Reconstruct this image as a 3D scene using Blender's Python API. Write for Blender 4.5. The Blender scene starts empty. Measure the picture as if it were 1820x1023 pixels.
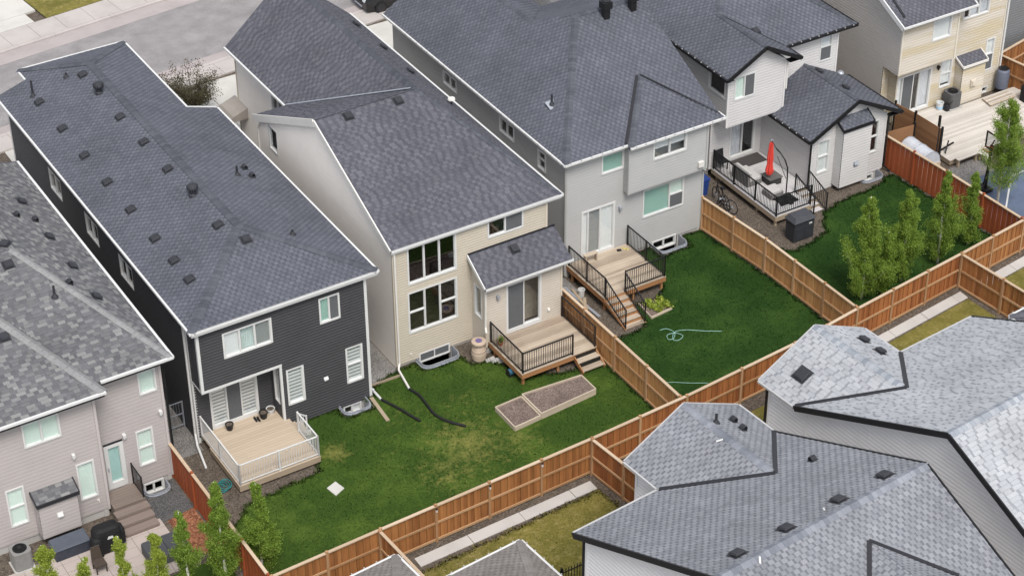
import bpy, math, random
import numpy as np
from mathutils import Vector, Matrix
random.seed(7); np.random.seed(7)
D=bpy.data; SC=bpy.context.scene; COL=SC.collection
# ------------------------------------------------------------------ camera
PW,PH=1820,1023
FPX=3700.0; YAW,PIT,ROL=[math.radians(a) for a in (31.2,35.1,-.38)]
CAM=np.array([0,0,47.5])
def _rot():
    cy,sy=math.cos(YAW),math.sin(YAW); cp,sp=math.cos(PIT),math.sin(PIT)
    d=np.array([sy*cp,cy*cp,-sp]); r=np.array([cy,-sy,0.]); u=np.cross(r,d)
    c,s=math.cos(ROL),math.sin(ROL)
    return np.array([c*r+s*u,-s*r+c*u,d])
RM=_rot()
cam=D.cameras.new('camera'); co=D.objects.new('camera',cam); COL.objects.link(co)
m=Matrix([[RM[0][i],RM[1][i],-RM[2][i]] for i in range(3)]).to_4x4(); m.translation=Vector(CAM); co.matrix_world=m
cam.sensor_width=36; cam.lens=FPX/PW*36; cam.clip_start=1; cam.clip_end=3000
SC.camera=co
# ------------------------------------------------------------------ sky and sun
SUN_EL,SUN_AZ=math.radians(58),math.radians(196)      # azimuth clockwise from +y
W=D.worlds.new('World'); SC.world=W; W.use_nodes=True
nt=W.node_tree; bg=nt.nodes['Background']; sk=nt.nodes.new('ShaderNodeTexSky'); sk.sky_type='NISHITA'; sk.sun_disc=False
sk.sun_elevation=SUN_EL; sk.sun_rotation=SUN_AZ; sk.air_density=1.0; sk.dust_density=4.0; sk.ozone_density=1.0; sk.altitude=1000
hs=nt.nodes.new('ShaderNodeHueSaturation'); hs.inputs['Saturation'].default_value=.31      # high thin overcast
nt.links.new(sk.outputs[0],hs.inputs['Color']); nt.links.new(hs.outputs[0],bg.inputs[0]); bg.inputs[1].default_value=0.12
sl=D.lights.new('sun','SUN'); sl.energy=1.5; sl.angle=math.radians(22); sl.color=(1,.955,.89)
so=D.objects.new('sun',sl); COL.objects.link(so)
sd=Vector((math.sin(SUN_AZ)*math.cos(SUN_EL),math.cos(SUN_AZ)*math.cos(SUN_EL),math.sin(SUN_EL)))
so.rotation_euler=sd.to_track_quat('Z','Y').to_euler(); so.location=(40,40,60)
SC.view_settings.view_transform='Standard'; SC.view_settings.look='None'; SC.view_settings.gamma=1; SC.view_settings.exposure=.97
SC.view_settings.use_curve_mapping=False
SC.render.engine='CYCLES'
try: SC.cycles.max_bounces=6; SC.cycles.transparent_max_bounces=12
except Exception: pass
# ------------------------------------------------------------------ pixel helpers (only directions; the distance comes from planes)
def ray(x,y,yaw=0):
    v=RM.T@np.array([(x-PW/2)/FPX,-(y-PH/2)/FPX,1.]); return rotz(v,-yaw)
def rotz(v,a):
    c,s=math.cos(a),math.sin(a); return np.array([c*v[0]-s*v[1],s*v[0]+c*v[1],v[2]])
def project(p,yaw=0):
    v=RM@(rotz(np.asarray(p,float),yaw)-CAM); return PW/2+FPX*v[0]/v[2],PH/2-FPX*v[1]/v[2],v[2]
def crop(o,pts,s=2.9226): return [(o[0]+a/s,o[1]+b/s) for a,b in pts]
T1,T2,T3,T4,T5,T6,T9=(0,0),(600,0),(1200,0),(0,340),(600,340),(1200,340),(1200,673)
# ------------------------------------------------------------------ materials
MATS={}
def newmat(n):
    m=D.materials.new(n); m.use_nodes=True; t=m.node_tree; return m,t,t.nodes,t.links,t.nodes['Principled BSDF']
def N(ns,k,**kw):
    n=ns.new(k)
    for a,b in kw.items():
        if a in n.inputs: n.inputs[a].default_value=b
        else: setattr(n,a,b)
    return n
def ramp(ns,stops):
    r=ns.new('ShaderNodeValToRGB'); e=r.color_ramp.elements
    while len(e)<len(stops): e.new(.5)
    for x,(p,c) in zip(e,stops): x.position=p; x.color=(*c,1)
    return r
def mul(c,k): return tuple(a*k for a in c)
def paint(name,c,rough=.7,var=.12,scale=3.,bump=0.,metal=0.,objvar=0.,fine=60.,spec=.3):
    """plain coloured stuff with soft uneven tone, fine grain and, if asked, tone per piece"""
    if name in MATS: return MATS[name]
    m,t,ns,lk,b=newmat(name); geo=N(ns,'ShaderNodeNewGeometry')
    n1=N(ns,'ShaderNodeTexNoise',Scale=scale,Detail=5.,Roughness=.6); lk.new(geo.outputs['Position'],n1.inputs['Vector'])
    n2=N(ns,'ShaderNodeTexNoise',Scale=fine,Detail=2.); lk.new(geo.outputs['Position'],n2.inputs['Vector'])
    ad=N(ns,'ShaderNodeMath',operation='MULTIPLY_ADD'); lk.new(n2.outputs[0],ad.inputs[0]); ad.inputs[1].default_value=.35; lk.new(n1.outputs[0],ad.inputs[2])
    last=ad
    if objvar:
        oi=N(ns,'ShaderNodeObjectInfo'); a2=N(ns,'ShaderNodeMath',operation='MULTIPLY_ADD'); lk.new(oi.outputs['Random'],a2.inputs[0]); a2.inputs[1].default_value=objvar; lk.new(ad.outputs[0],a2.inputs[2]); last=a2
    hi=1.2+objvar*.7
    r=ramp(ns,[(.3,mul(c,1-var)),(min(.98,hi*.62),mul(c,1+var))]); lk.new(last.outputs[0],r.inputs[0]); lk.new(r.outputs[0],b.inputs['Base Color'])
    b.inputs['Roughness'].default_value=rough; b.inputs['Metallic'].default_value=metal; b.inputs['Specular IOR Level'].default_value=spec
    if bump:
        bp=N(ns,'ShaderNodeBump',Strength=bump,Distance=.02); lk.new(n2.outputs[0],bp.inputs['Height']); lk.new(bp.outputs[0],b.inputs['Normal'])
    MATS[name]=m; return m
def wood(name,c1,c2,rough=.75,axis=0,stain=.5):
    """timber: grain stretched along one axis of the piece, tone per piece"""
    if name in MATS: return MATS[name]
    m,t,ns,lk,b=newmat(name); geo=N(ns,'ShaderNodeNewGeometry'); oi=N(ns,'ShaderNodeObjectInfo')
    tc=N(ns,'ShaderNodeTexCoord')
    sc=N(ns,'ShaderNodeVectorMath',operation='MULTIPLY'); lk.new(geo.outputs['Position'],sc.inputs[0])
    v=[26,26,26]; v[axis]=1.6; sc.inputs[1].default_value=v
    ro=N(ns,'ShaderNodeVectorMath',operation='ADD'); lk.new(sc.outputs[0],ro.inputs[0])
    k=N(ns,'ShaderNodeMath',operation='MULTIPLY'); lk.new(oi.outputs['Random'],k.inputs[0]); k.inputs[1].default_value=37; lk.new(k.outputs[0],ro.inputs[1])
    n1=N(ns,'ShaderNodeTexNoise',Scale=1.,Detail=4.,Roughness=.65); lk.new(ro.outputs[0],n1.inputs['Vector'])
    n2=N(ns,'ShaderNodeTexNoise',Scale=.9,Detail=4.); lk.new(geo.outputs['Position'],n2.inputs['Vector'])
    a=N(ns,'ShaderNodeMath',operation='MULTIPLY_ADD'); lk.new(oi.outputs['Random'],a.inputs[0]); a.inputs[1].default_value=.8; lk.new(n1.outputs[0],a.inputs[2])
    a2=N(ns,'ShaderNodeMath',operation='MULTIPLY_ADD'); lk.new(n2.outputs[0],a2.inputs[0]); a2.inputs[1].default_value=stain; lk.new(a.outputs[0],a2.inputs[2])
    r=ramp(ns,[(.55,c1),(1.0,c2)]); mr=N(ns,'ShaderNodeMapRange'); mr.inputs['From Min'].default_value=.35; mr.inputs['From Max'].default_value=1.85+stain*.3
    lk.new(a2.outputs[0],mr.inputs[0]); r.color_ramp.elements[0].position=.15; r.color_ramp.elements[1].position=.85; lk.new(mr.outputs[0],r.inputs[0]); lk.new(r.outputs[0],b.inputs['Base Color'])
    b.inputs['Roughness'].default_value=rough; b.inputs['Specular IOR Level'].default_value=.25
    bp=N(ns,'ShaderNodeBump',Strength=.25,Distance=.01); lk.new(n1.outputs[0],bp.inputs['Height']); lk.new(bp.outputs[0],b.inputs['Normal'])
    MATS[name]=m; return m
def shingle_mat(name,stops):
    m,t,ns,lk,b=newmat(name); at=N(ns,'ShaderNodeAttribute',attribute_name='tone'); oi=N(ns,'ShaderNodeObjectInfo'); geo=N(ns,'ShaderNodeNewGeometry')
    a=N(ns,'ShaderNodeMath',operation='MULTIPLY_ADD'); lk.new(oi.outputs['Random'],a.inputs[0]); a.inputs[1].default_value=.5; a.inputs[2].default_value=.5
    gt=N(ns,'ShaderNodeMath',operation='GREATER_THAN'); lk.new(at.outputs['Fac'],gt.inputs[0]); gt.inputs[1].default_value=.001
    fr=N(ns,'ShaderNodeMix'); lk.new(gt.outputs[0],fr.inputs[0]); lk.new(a.outputs[0],fr.inputs[2]); lk.new(at.outputs['Fac'],fr.inputs[3])
    r=ramp(ns,stops); lk.new(fr.outputs[0],r.inputs[0])
    n=N(ns,'ShaderNodeTexNoise',Scale=55.,Detail=3.,Roughness=.7); lk.new(geo.outputs['Position'],n.inputs['Vector'])
    n2=N(ns,'ShaderNodeTexNoise',Scale=.55,Detail=4.,Roughness=.6); lk.new(geo.outputs['Position'],n2.inputs['Vector'])
    mr=N(ns,'ShaderNodeMapRange'); mr.inputs['To Min'].default_value=.72; mr.inputs['To Max'].default_value=1.28; mr.inputs['From Min'].default_value=.25; mr.inputs['From Max'].default_value=.75; lk.new(n.outputs[0],mr.inputs[0])
    mr2=N(ns,'ShaderNodeMapRange'); mr2.inputs['To Min'].default_value=.86; mr2.inputs['To Max'].default_value=1.14; mr2.inputs['From Min'].default_value=.3; mr2.inputs['From Max'].default_value=.7; lk.new(n2.outputs[0],mr2.inputs[0])
    mm=N(ns,'ShaderNodeMath',operation='MULTIPLY'); lk.new(mr.outputs[0],mm.inputs[0]); lk.new(mr2.outputs[0],mm.inputs[1])
    vs=N(ns,'ShaderNodeVectorMath',operation='SCALE'); lk.new(r.outputs[0],vs.inputs[0]); lk.new(mm.outputs[0],vs.inputs['Scale']); lk.new(vs.outputs[0],b.inputs['Base Color'])
    b.inputs['Roughness'].default_value=.92; b.inputs['Specular IOR Level'].default_value=.2
    MATS[name]=m; return m
def glass_mat(name,tint,refl=1.0):
    m=D.materials.new(name); m.use_nodes=True; t=m.node_tree; ns=t.nodes; lk=t.links; ns.remove(ns['Principled BSDF']); out=ns['Material Output']
    tr=N(ns,'ShaderNodeBsdfTransparent'); tr.inputs[0].default_value=(*tint,1); gl=N(ns,'ShaderNodeBsdfGlossy'); gl.inputs['Roughness'].default_value=.03; gl.inputs[0].default_value=(.95,.97,1,1)
    lw=N(ns,'ShaderNodeLayerWeight'); pw=N(ns,'ShaderNodeMath',operation='POWER'); lk.new(lw.outputs['Facing'],pw.inputs[0]); pw.inputs[1].default_value=4.
    k=N(ns,'ShaderNodeMath',operation='MULTIPLY_ADD'); lk.new(pw.outputs[0],k.inputs[0]); k.inputs[1].default_value=.6; k.inputs[2].default_value=.05*refl
    mx=N(ns,'ShaderNodeMixShader'); lk.new(k.outputs[0],mx.inputs[0]); lk.new(tr.outputs[0],mx.inputs[1]); lk.new(gl.outputs[0],mx.inputs[2]); lk.new(mx.outputs[0],out.inputs[0])
    MATS[name]=m; return m
def lawn_mat(name,dark,mid,dry,drylvl,spots=()):
    m,t,ns,lk,b=newmat(name); geo=N(ns,'ShaderNodeNewGeometry'); P=geo.outputs['Position']
    n1=N(ns,'ShaderNodeTexNoise',Scale=.5,Detail=6.,Roughness=.62); lk.new(P,n1.inputs['Vector'])
    n2=N(ns,'ShaderNodeTexNoise',Scale=7.,Detail=5.,Roughness=.7); lk.new(P,n2.inputs['Vector'])
    n3=N(ns,'ShaderNodeTexNoise',Scale=70.,Detail=2.); lk.new(P,n3.inputs['Vector'])
    a=N(ns,'ShaderNodeMath',operation='MULTIPLY_ADD'); lk.new(n2.outputs[0],a.inputs[0]); a.inputs[1].default_value=.3; lk.new(n1.outputs[0],a.inputs[2])
    a2=N(ns,'ShaderNodeMath',operation='MULTIPLY_ADD'); lk.new(n3.outputs[0],a2.inputs[0]); a2.inputs[1].default_value=.4; lk.new(a.outputs[0],a2.inputs[2])
    r=ramp(ns,[(.35,dark),(.62,mid)]); mr=N(ns,'ShaderNodeMapRange'); mr.inputs['From Min'].default_value=.3; mr.inputs['From Max'].default_value=1.7; lk.new(a2.outputs[0],mr.inputs[0]); lk.new(mr.outputs[0],r.inputs[0])
    # dry patches: worn places with a shape of their own
    n4=N(ns,'ShaderNodeTexNoise',Scale=2.6,Detail=7.,Roughness=.74); lk.new(P,n4.inputs['Vector']); last=None
    for (x,y,rad,w) in spots:
        d=N(ns,'ShaderNodeVectorMath',operation='DISTANCE'); lk.new(P,d.inputs[0]); d.inputs[1].default_value=(x,y,0)
        q=N(ns,'ShaderNodeMapRange'); q.inputs['From Min'].default_value=rad; q.inputs['From Max'].default_value=0; q.inputs['To Max'].default_value=w; lk.new(d.outputs['Value'],q.inputs[0])
        if last is None: last=q.outputs[0]
        else:
            x_=N(ns,'ShaderNodeMath',operation='MAXIMUM'); lk.new(last,x_.inputs[0]); lk.new(q.outputs[0],x_.inputs[1]); last=x_.outputs[0]
    s=N(ns,'ShaderNodeMath',operation='ADD'); lk.new(n4.outputs[0],s.inputs[0])
    if last is not None: lk.new(last,s.inputs[1])
    else: s.inputs[1].default_value=0
    n5=N(ns,'ShaderNodeMath',operation='MULTIPLY_ADD'); lk.new(n2.outputs[0],n5.inputs[0]); n5.inputs[1].default_value=.5; lk.new(s.outputs[0],n5.inputs[2])
    q=N(ns,'ShaderNodeMapRange'); q.inputs['From Min'].default_value=1.02-drylvl; q.inputs['From Max'].default_value=1.32-drylvl; q.inputs['To Max'].default_value=.85; lk.new(n5.outputs[0],q.inputs[0])
    mx=N(ns,'ShaderNodeMix',data_type='RGBA'); lk.new(q.outputs[0],mx.inputs[0]); lk.new(r.outputs[0],mx.inputs[6]); mx.inputs[7].default_value=(*dry,1)
    lk.new(mx.outputs[2],b.inputs['Base Color']); b.inputs['Roughness'].default_value=.9; b.inputs['Specular IOR Level'].default_value=.15
    bp=N(ns,'ShaderNodeBump',Strength=.6,Distance=.04); lk.new(n3.outputs[0],bp.inputs['Height']); lk.new(bp.outputs[0],b.inputs['Normal'])
    MATS[name]=m; return m
def leaf_mat(name,stops):
    m,t,ns,lk,b=newmat(name); at=N(ns,'ShaderNodeAttribute',attribute_name='tone'); r=ramp(ns,stops); lk.new(at.outputs['Fac'],r.inputs[0]); lk.new(r.outputs[0],b.inputs['Base Color'])
    b.inputs['Roughness'].default_value=.6; b.inputs['Specular IOR Level'].default_value=.25
    tl=N(ns,'ShaderNodeBsdfTranslucent'); hs=N(ns,'ShaderNodeVectorMath',operation='SCALE'); hs.inputs['Scale'].default_value=1.3; lk.new(r.outputs[0],hs.inputs[0]); lk.new(hs.outputs[0],tl.inputs[0])
    mx=N(ns,'ShaderNodeMixShader'); mx.inputs[0].default_value=.35; lk.new(b.outputs[0],mx.inputs[1]); lk.new(tl.outputs[0],mx.inputs[2]); lk.new(mx.outputs[0],ns['Material Output'].inputs[0])
    MATS[name]=m; return m
def stone_mat(name,cols,scale,rough=.95):
    """loose stones or mulch: voronoi chips in several tones"""
    m,t,ns,lk,b=newmat(name); geo=N(ns,'ShaderNodeNewGeometry'); v=N(ns,'ShaderNodeTexVoronoi',Scale=scale); lk.new(geo.outputs['Position'],v.inputs['Vector'])
    sp=N(ns,'ShaderNodeSeparateColor'); lk.new(v.outputs['Color'],sp.inputs[0]); r=ramp(ns,[(i/max(1,len(cols)-1),c) for i,c in enumerate(cols)]); lk.new(sp.outputs[0],r.inputs[0])
    n=N(ns,'ShaderNodeTexNoise',Scale=1.2,Detail=5.); lk.new(geo.outputs['Position'],n.inputs['Vector']); mr=N(ns,'ShaderNodeMapRange'); mr.inputs['To Min'].default_value=.6; mr.inputs['To Max'].default_value=1.35; lk.new(n.outputs[0],mr.inputs[0])
    vs=N(ns,'ShaderNodeVectorMath',operation='SCALE'); lk.new(r.outputs[0],vs.inputs[0]); lk.new(mr.outputs[0],vs.inputs['Scale']); lk.new(vs.outputs[0],b.inputs['Base Color'])
    b.inputs['Roughness'].default_value=rough; bp=N(ns,'ShaderNodeBump',Strength=.8,Distance=.03); lk.new(v.outputs['Distance'],bp.inputs['Height']); lk.new(bp.outputs[0],b.inputs['Normal'])
    MATS[name]=m; return m
def slab_mat(name,c,joint=0.0):
    m=paint(name,c,.85,.14,.7,.15,fine=45); return m
WHITE=paint('white_trim',(.59,.59,.58),.45,.04,2)
OFFW=paint('offwhite_trim',(.62,.60,.565),.5,.05,2)
BLACK=paint('black_metal',(.012,.012,.013),.45,.2,5)
DARKTRIM=paint('charcoal_trim',(.022,.022,.026),.5,.15,4)
VENT=paint('vent_plastic',(.028,.029,.034),.55,.2,6,objvar=.2)
PLASTIC=paint('black_plastic',(.015,.015,.017),.4,.2,8)
CONC=slab_mat('foundation_concrete',(.38,.37,.35))
STEEL=paint('galvanised_steel',(.33,.35,.39),.45,.12,5,metal=.3)
GL_DARK=glass_mat('clear_glass',(.94,.95,.95),1.2); GL_GREEN=glass_mat('greenish_glass',(.92,.962,.94),1.0); GL_TEAL=glass_mat('teal_glass',(.755,.85,.822),1.0); GL_DOOR=glass_mat('pale_teal_glass',(.80,.895,.882),1.0)
SCREEN=paint('insect_screen',(.10,.105,.11),.9,.08,5)
BLINDW=paint('white_blind',(.78,.79,.78),.8,.03,2); BLINDG=paint('grey_blind',(.30,.31,.31),.85,.05,2)
CURT=paint('curtain_fabric',(.62,.63,.66),.9,.15,6)
ROOM=paint('room_paint',(.20,.18,.16),.9,.2,1)
# ------------------------------------------------------------------ mesh builder
ORG={}
def setp(o,label=None,cat=None,group=None,kind=None):
    if label: o['label']=label
    if cat: o['category']=cat
    if group: o['group']=group
    if kind: o['kind']=kind
    return o
class MB:
    def __init__(s): s.v=[]; s.f=[]; s.t=[]; s.mi=[]; s.cm=0
    def poly(s,pts,tone=0.):
        n=len(s.v); s.v.extend([tuple(map(float,p)) for p in pts]); s.f.append(tuple(range(n,n+len(pts)))); s.t.append(tone); s.mi.append(s.cm); return s
    def box(s,x0,x1,y0,y1,z0,z1):
        a=[(x0,y0,z0),(x1,y0,z0),(x1,y1,z0),(x0,y1,z0),(x0,y0,z1),(x1,y0,z1),(x1,y1,z1),(x0,y1,z1)]
        return s.hexa(a)
    def hexa(s,a):
        n=len(s.v); s.v.extend([tuple(map(float,p)) for p in a])
        for f in ((0,3,2,1),(4,5,6,7),(0,1,5,4),(1,2,6,5),(2,3,7,6),(3,0,4,7)): s.f.append(tuple(n+i for i in f)); s.t.append(0.); s.mi.append(s.cm)
        return s
    def beam(s,p,q,w,h,up=(0,0,1)):
        p=np.array(p,float);q=np.array(q,float);e=q-p;e/=np.linalg.norm(e);u=np.array(up,float)
        if abs(e@u)>.95: u=np.array([0,1.,0])
        y=np.cross(u,e);y/=np.linalg.norm(y);z=np.cross(e,y); y=y*w/2;z=z*h/2
        return s.hexa([p-y-z,q-y-z,q+y-z,p+y-z,p-y+z,q-y+z,q+y+z,p+y+z])
    def tube(s,pts,r,n=8,caps=True):
        pts=[np.array(p,float) for p in pts]; rs=r if isinstance(r,(list,tuple)) else [r]*len(pts); rings=[]
        for i,p in enumerate(pts):
            d=pts[min(i+1,len(pts)-1)]-pts[max(i-1,0)]; d/=np.linalg.norm(d)+1e-9; u=np.array([0,0,1.]) if abs(d[2])<.9 else np.array([1.,0,0])
            a=np.cross(d,u);a/=np.linalg.norm(a);b=np.cross(d,a); k=len(s.v)
            for j in range(n):
                t=2*math.pi*j/n; s.v.append(tuple(p+rs[i]*(math.cos(t)*a+math.sin(t)*b)))
            rings.append(k)
        for k,l in zip(rings,rings[1:]):
            for j in range(n): s.f.append((k+j,k+(j+1)%n,l+(j+1)%n,l+j)); s.t.append(0.); s.mi.append(s.cm)
        if caps:
            s.f.append(tuple(rings[0]+j for j in range(n))[::-1]); s.f.append(tuple(rings[-1]+j for j in range(n))); s.t+=[0.,0.]; s.mi+=[s.cm]*2
        return s
    def lathe(s,c,prof,n=16):
        """prof: list of (r,z)"""
        rings=[]
        for r,z in prof:
            k=len(s.v); rings.append(k)
            for j in range(n):
                t=2*math.pi*j/n; s.v.append((c[0]+r*math.cos(t),c[1]+r*math.sin(t),c[2]+z))
        for k,l in zip(rings,rings[1:]):
            for j in range(n): s.f.append((k+j,k+(j+1)%n,l+(j+1)%n,l+j)); s.t.append(0.); s.mi.append(s.cm)
        s.f.append(tuple(rings[0]+j for j in range(n))[::-1]); s.f.append(tuple(rings[-1]+j for j in range(n))); s.t+=[0.,0.]; s.mi+=[s.cm]*2
        return s
    def mesh(s,name,mats,org=(0,0,0),smooth=False):
        me=D.meshes.new(name); v=np.array(s.v,float)-np.array(org,float) if s.v else np.zeros((0,3)); me.from_pydata(v.tolist(),[],s.f)
        ms=mats if isinstance(mats,(list,tuple)) else [mats]
        for m in ms: me.materials.append(m)
        if len(ms)>1: me.polygons.foreach_set('material_index',s.mi)
        if any(s.t): 
            a=me.attributes.new('tone','FLOAT','FACE'); a.data.foreach_set('value',np.array(s.t,dtype=np.float32))
        if smooth: me.polygons.foreach_set('use_smooth',[True]*len(s.f))
        me.update(); return me
    def build(s,name,mats,parent=None,org=None,yaw=0,smooth=False,**kw):
        o0=ORG[parent.name] if parent is not None else (org if org is not None else (0,0,0))
        o=D.objects.new(name,s.mesh(name,mats,o0,smooth)); COL.objects.link(o)
        if parent is not None: o.parent=parent
        else: o.location=rotz(np.array(o0,float),yaw); o.rotation_euler=(0,0,yaw)
        ORG[o.name]=tuple(o0); return setp(o,**kw)
def thing(name,label,cat,loc,yaw=0,group=None):
    o=D.objects.new(name,None); COL.objects.link(o); o.empty_display_size=.3; o.location=rotz(np.array(loc,float),yaw); o.rotation_euler=(0,0,yaw)
    ORG[o.name]=tuple(map(float,loc)); setp(o,label,cat,group); return o
UNIT={}
def unit_box(mat):
    if mat.name not in UNIT: UNIT[mat.name]=MB().box(-.5,.5,-.5,.5,-.5,.5).mesh('piece_'+mat.name,mat)
    return UNIT[mat.name]
def inst(name,me,parent,c,ex,ey,ez):
    """copy of shared mesh data at c with (scaled) axes"""
    o=D.objects.new(name,me); COL.objects.link(o); o.parent=parent; g=ORG[parent.name]
    M=Matrix(((ex[0],ey[0],ez[0],c[0]-g[0]),(ex[1],ey[1],ez[1],c[1]-g[1]),(ex[2],ey[2],ez[2],c[2]-g[2]),(0,0,0,1))); o.matrix_basis=M
    ORG[o.name]=tuple(c); return o
def piece(name,parent,p,q,w,h,mat,up=(0,0,1)):
    p=np.array(p,float);q=np.array(q,float);e=q-p;L=np.linalg.norm(e);e=e/L;u=np.array(up,float)
    if abs(e@u)>.95: u=np.array([0,1.,0])
    y=np.cross(u,e);y/=np.linalg.norm(y);z=np.cross(e,y)
    o=inst(name,unit_box(mat),parent,(p+q)/2,e*L,y*w,z*h); ORG[o.name]=ORG[parent.name]; return o
# ------------------------------------------------------------------ roofs
def scan(poly,t):
    xs=[]
    for (s0,t0),(s1,t1) in zip(poly,poly[1:]+poly[:1]):
        if (t0<=t)!=(t1<=t): xs.append(s0+(t-t0)/(t1-t0)*(s1-s0))
    xs.sort(); return list(zip(xs[::2],xs[1::2]))
class Roof:
    def __init__(s,house,mat,yaw=0,expo=.145,tab=(.13,.16),gap=(.11,.125),rise=.011,under=.14,fascia=None,brick=True):
        s.brick=brick
        s.h=house; s.mat=mat; s.base=MB(); s.under=MB(); s.stuff=MB(); s.cands=[]; s.yaw=yaw; s.e=expo; s.tab=tab; s.gap=gap; s.rise=rise; s.th=under; s.caps=[]; s.planes=[]; s.valleys=[]
    def plane(s,poly,shing=True):
        P=[np.array(p,float) for p in poly]; n=np.zeros(3)
        for a,b in zip(P,P[1:]+P[:1]): n+=np.cross(a,b)
        n/=np.linalg.norm(n)
        if n[2]<0: n=-n; P=P[::-1]
        s.planes.append((P,n))
        s.base.poly(P,.5); s.base.poly([p-np.array([0,0,s.th]) for p in P][::-1],.5)
        for a,b in zip(P,P[1:]+P[:1]): s.base.poly([a,a-[0,0,s.th],b-[0,0,s.th],b],.5)
        if not shing: return
        S=np.cross([0,0,1.],n); S/=np.linalg.norm(S); T=np.cross(n,S); o=P[0]
        q=[((p-o)@S,(p-o)@T) for p in P]; t0=min(a[1] for a in q); t1=max(a[1] for a in q); k=0; t=t0
        pt=lambda a,b,h: o+a*S+b*T+h*n
        camp=rotz(CAM,-s.yaw)
        facing=(camp-P[0])@n>0
        while t<t1-.02:
            te=min(t+s.e,t1); tm=(t+te)/2
            for a,b in scan(q,tm):
                x=a
                while x<b-1e-3:      # the course itself, cut into strips
                    w=random.uniform(.5,1.0); y=min(b,x+w)
                    if b-y<.15: y=b
                    tn=random.uniform(.02,.38); lo=.006; s.stuff.poly([pt(x,t,lo),pt(y,t,lo),pt(y,te+.02,.002),pt(x,te+.02,.002)],tn); s.stuff.poly([pt(x,t,0),pt(y,t,0),pt(y,t,lo),pt(x,t,lo)],tn); x=y
                if not facing: continue
                per=s.tab[0]+s.gap[0]; x=a-random.uniform(0,.3) if not s.brick else math.floor(a/per)*per-per*(.5*(k%2))
                while x<b:
                    w=random.uniform(*s.tab); j=random.uniform(-.012,.012) if s.brick else 0; x0=max(a,x+j); x1=min(b,x+j+w); x=x+per if s.brick else x+w+random.uniform(*s.gap)
                    if x1-x0<.05: continue
                    c=pt((x0+x1)/2,tm,0); u,v,dd=project(c,s.yaw)
                    s.cands.append((dd if (-10<u<PW+10 and -10<v<PH+10) else 1e6+dd,(x0,x1,t,te),(o,S,T,n)))
            t+=s.e; k+=1
    def cap(s,p,q,n1=None,n2=None,w=.15): s.caps.append((np.array(p,float),np.array(q,float),w))
    def valley(s,p,q,mat_up=.02,w=.16):
        p=np.array(p,float)+[0,0,mat_up];q=np.array(q,float)+[0,0,mat_up]; s.valleys.append(MB().beam(p,q,w,.02))
    def finish(s,capmat=None,nind=300,valleymat=None):
        roof=s.base.build('roof',[s.mat],s.h); s.roof=roof
        s.cands.sort(key=lambda c:c[0])
        if 'tabmesh' not in UNIT: UNIT['tabmesh']={}
        if s.mat.name not in UNIT['tabmesh']:
            b=MB(); b.v=[(-.5,-.5,0),(.5,-.5,0),(.5,.5,0),(-.5,.5,0),(-.5,-.5,1),(.5,-.5,1),(.5,.5,.45),(-.5,.5,.45)]
            b.f=[(4,5,6,7),(0,1,5,4),(1,2,6,5),(3,0,4,7),(2,3,7,6),(0,3,2,1)]; b.t=[0]*6; b.mi=[0]*6
            UNIT['tabmesh'][s.mat.name]=b.mesh('shingle_'+s.mat.name,s.mat)
        me=UNIT['tabmesh'][s.mat.name]
        for i,(dd,(x0,x1,t,te),(o,S,T,n)) in enumerate(s.cands):
            if i<nind and dd<1e5:
                inst('shingle',me,roof,o+S*(x0+x1)/2+T*(t+te)/2+n*.003,S*(x1-x0),T*(te-t-.004),n*s.rise); continue
            if dd>1e5 and random.random()<.6: continue
            tn=random.uniform(.5,1); h0=.004+s.rise; h1=.003+s.rise*.45; pt=lambda a,b,h:o+a*S+b*T+h*n
            s.stuff.poly([pt(x0,t,h0),pt(x1,t,h0),pt(x1,te,h1),pt(x0,te,h1)],tn); s.stuff.poly([pt(x0,t,.004),pt(x1,t,.004),pt(x1,t,h0),pt(x0,t,h0)],tn)
            s.stuff.poly([pt(x1,t,.004),pt(x1,te,.003),pt(x1,te,h1),pt(x1,t,h0)],tn); s.stuff.poly([pt(x0,te,.003),pt(x0,t,.004),pt(x0,t,h0),pt(x0,te,h1)],tn)
        if s.stuff.f: s.stuff.build('shingles',s.mat,roof,kind='stuff')
        for v_ in s.valleys: v_.build('valley_flashing',valleymat or DARKTRIM,roof)
        cm=capmat or s.mat
        key='cap'+cm.name
        if key not in UNIT:
            b=MB(); b.poly([(0,-1,-1),(1,-1,-1),(1,0,0),(0,0,0)]); b.poly([(0,0,0),(1,0,0),(1,1,-1),(0,1,-1)]); b.poly([(0,-1,-1),(0,0,0),(0,0,-.35),(0,-1,-1.35)]); b.poly([(0,0,0),(0,1,-1),(0,1,-1.35),(0,0,-.35)])
            UNIT[key]=b.mesh('ridge_cap_'+cm.name,cm)
        for p,q,w in s.caps:
            if q[2]<p[2]-1e-6: p,q=q,p
            e=q-p; L=np.linalg.norm(e); e/=L
            # normals of the two planes that share this edge
            ns=[n for P,n in s.planes if min(abs((p-P[0])@n),9)<.03 and abs((q-P[0])@n)<.03][:2]
            if len(ns)<2: ns=(ns+[np.array([0,0,1.])]*2)[:2]
            z=ns[0]+ns[1]; z-=e*(z@e); z/=np.linalg.norm(z); y=np.cross(z,e)
            drop=w*math.sqrt(max(0,1-min(1,abs(ns[0]@z))**2))/max(.3,abs(ns[0]@z)); ex=.17; k=max(1,int(L/ex)); ex=L/k
            for i in range(k):
                c=p+e*(i*ex-.01)+z*(.035+random.uniform(0,.006)); e2=e*(ex*1.15)-z*.016
                inst('ridge_cap',UNIT[key],roof,c,e2,y*w,z*max(drop,.012))
        return roof
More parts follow.
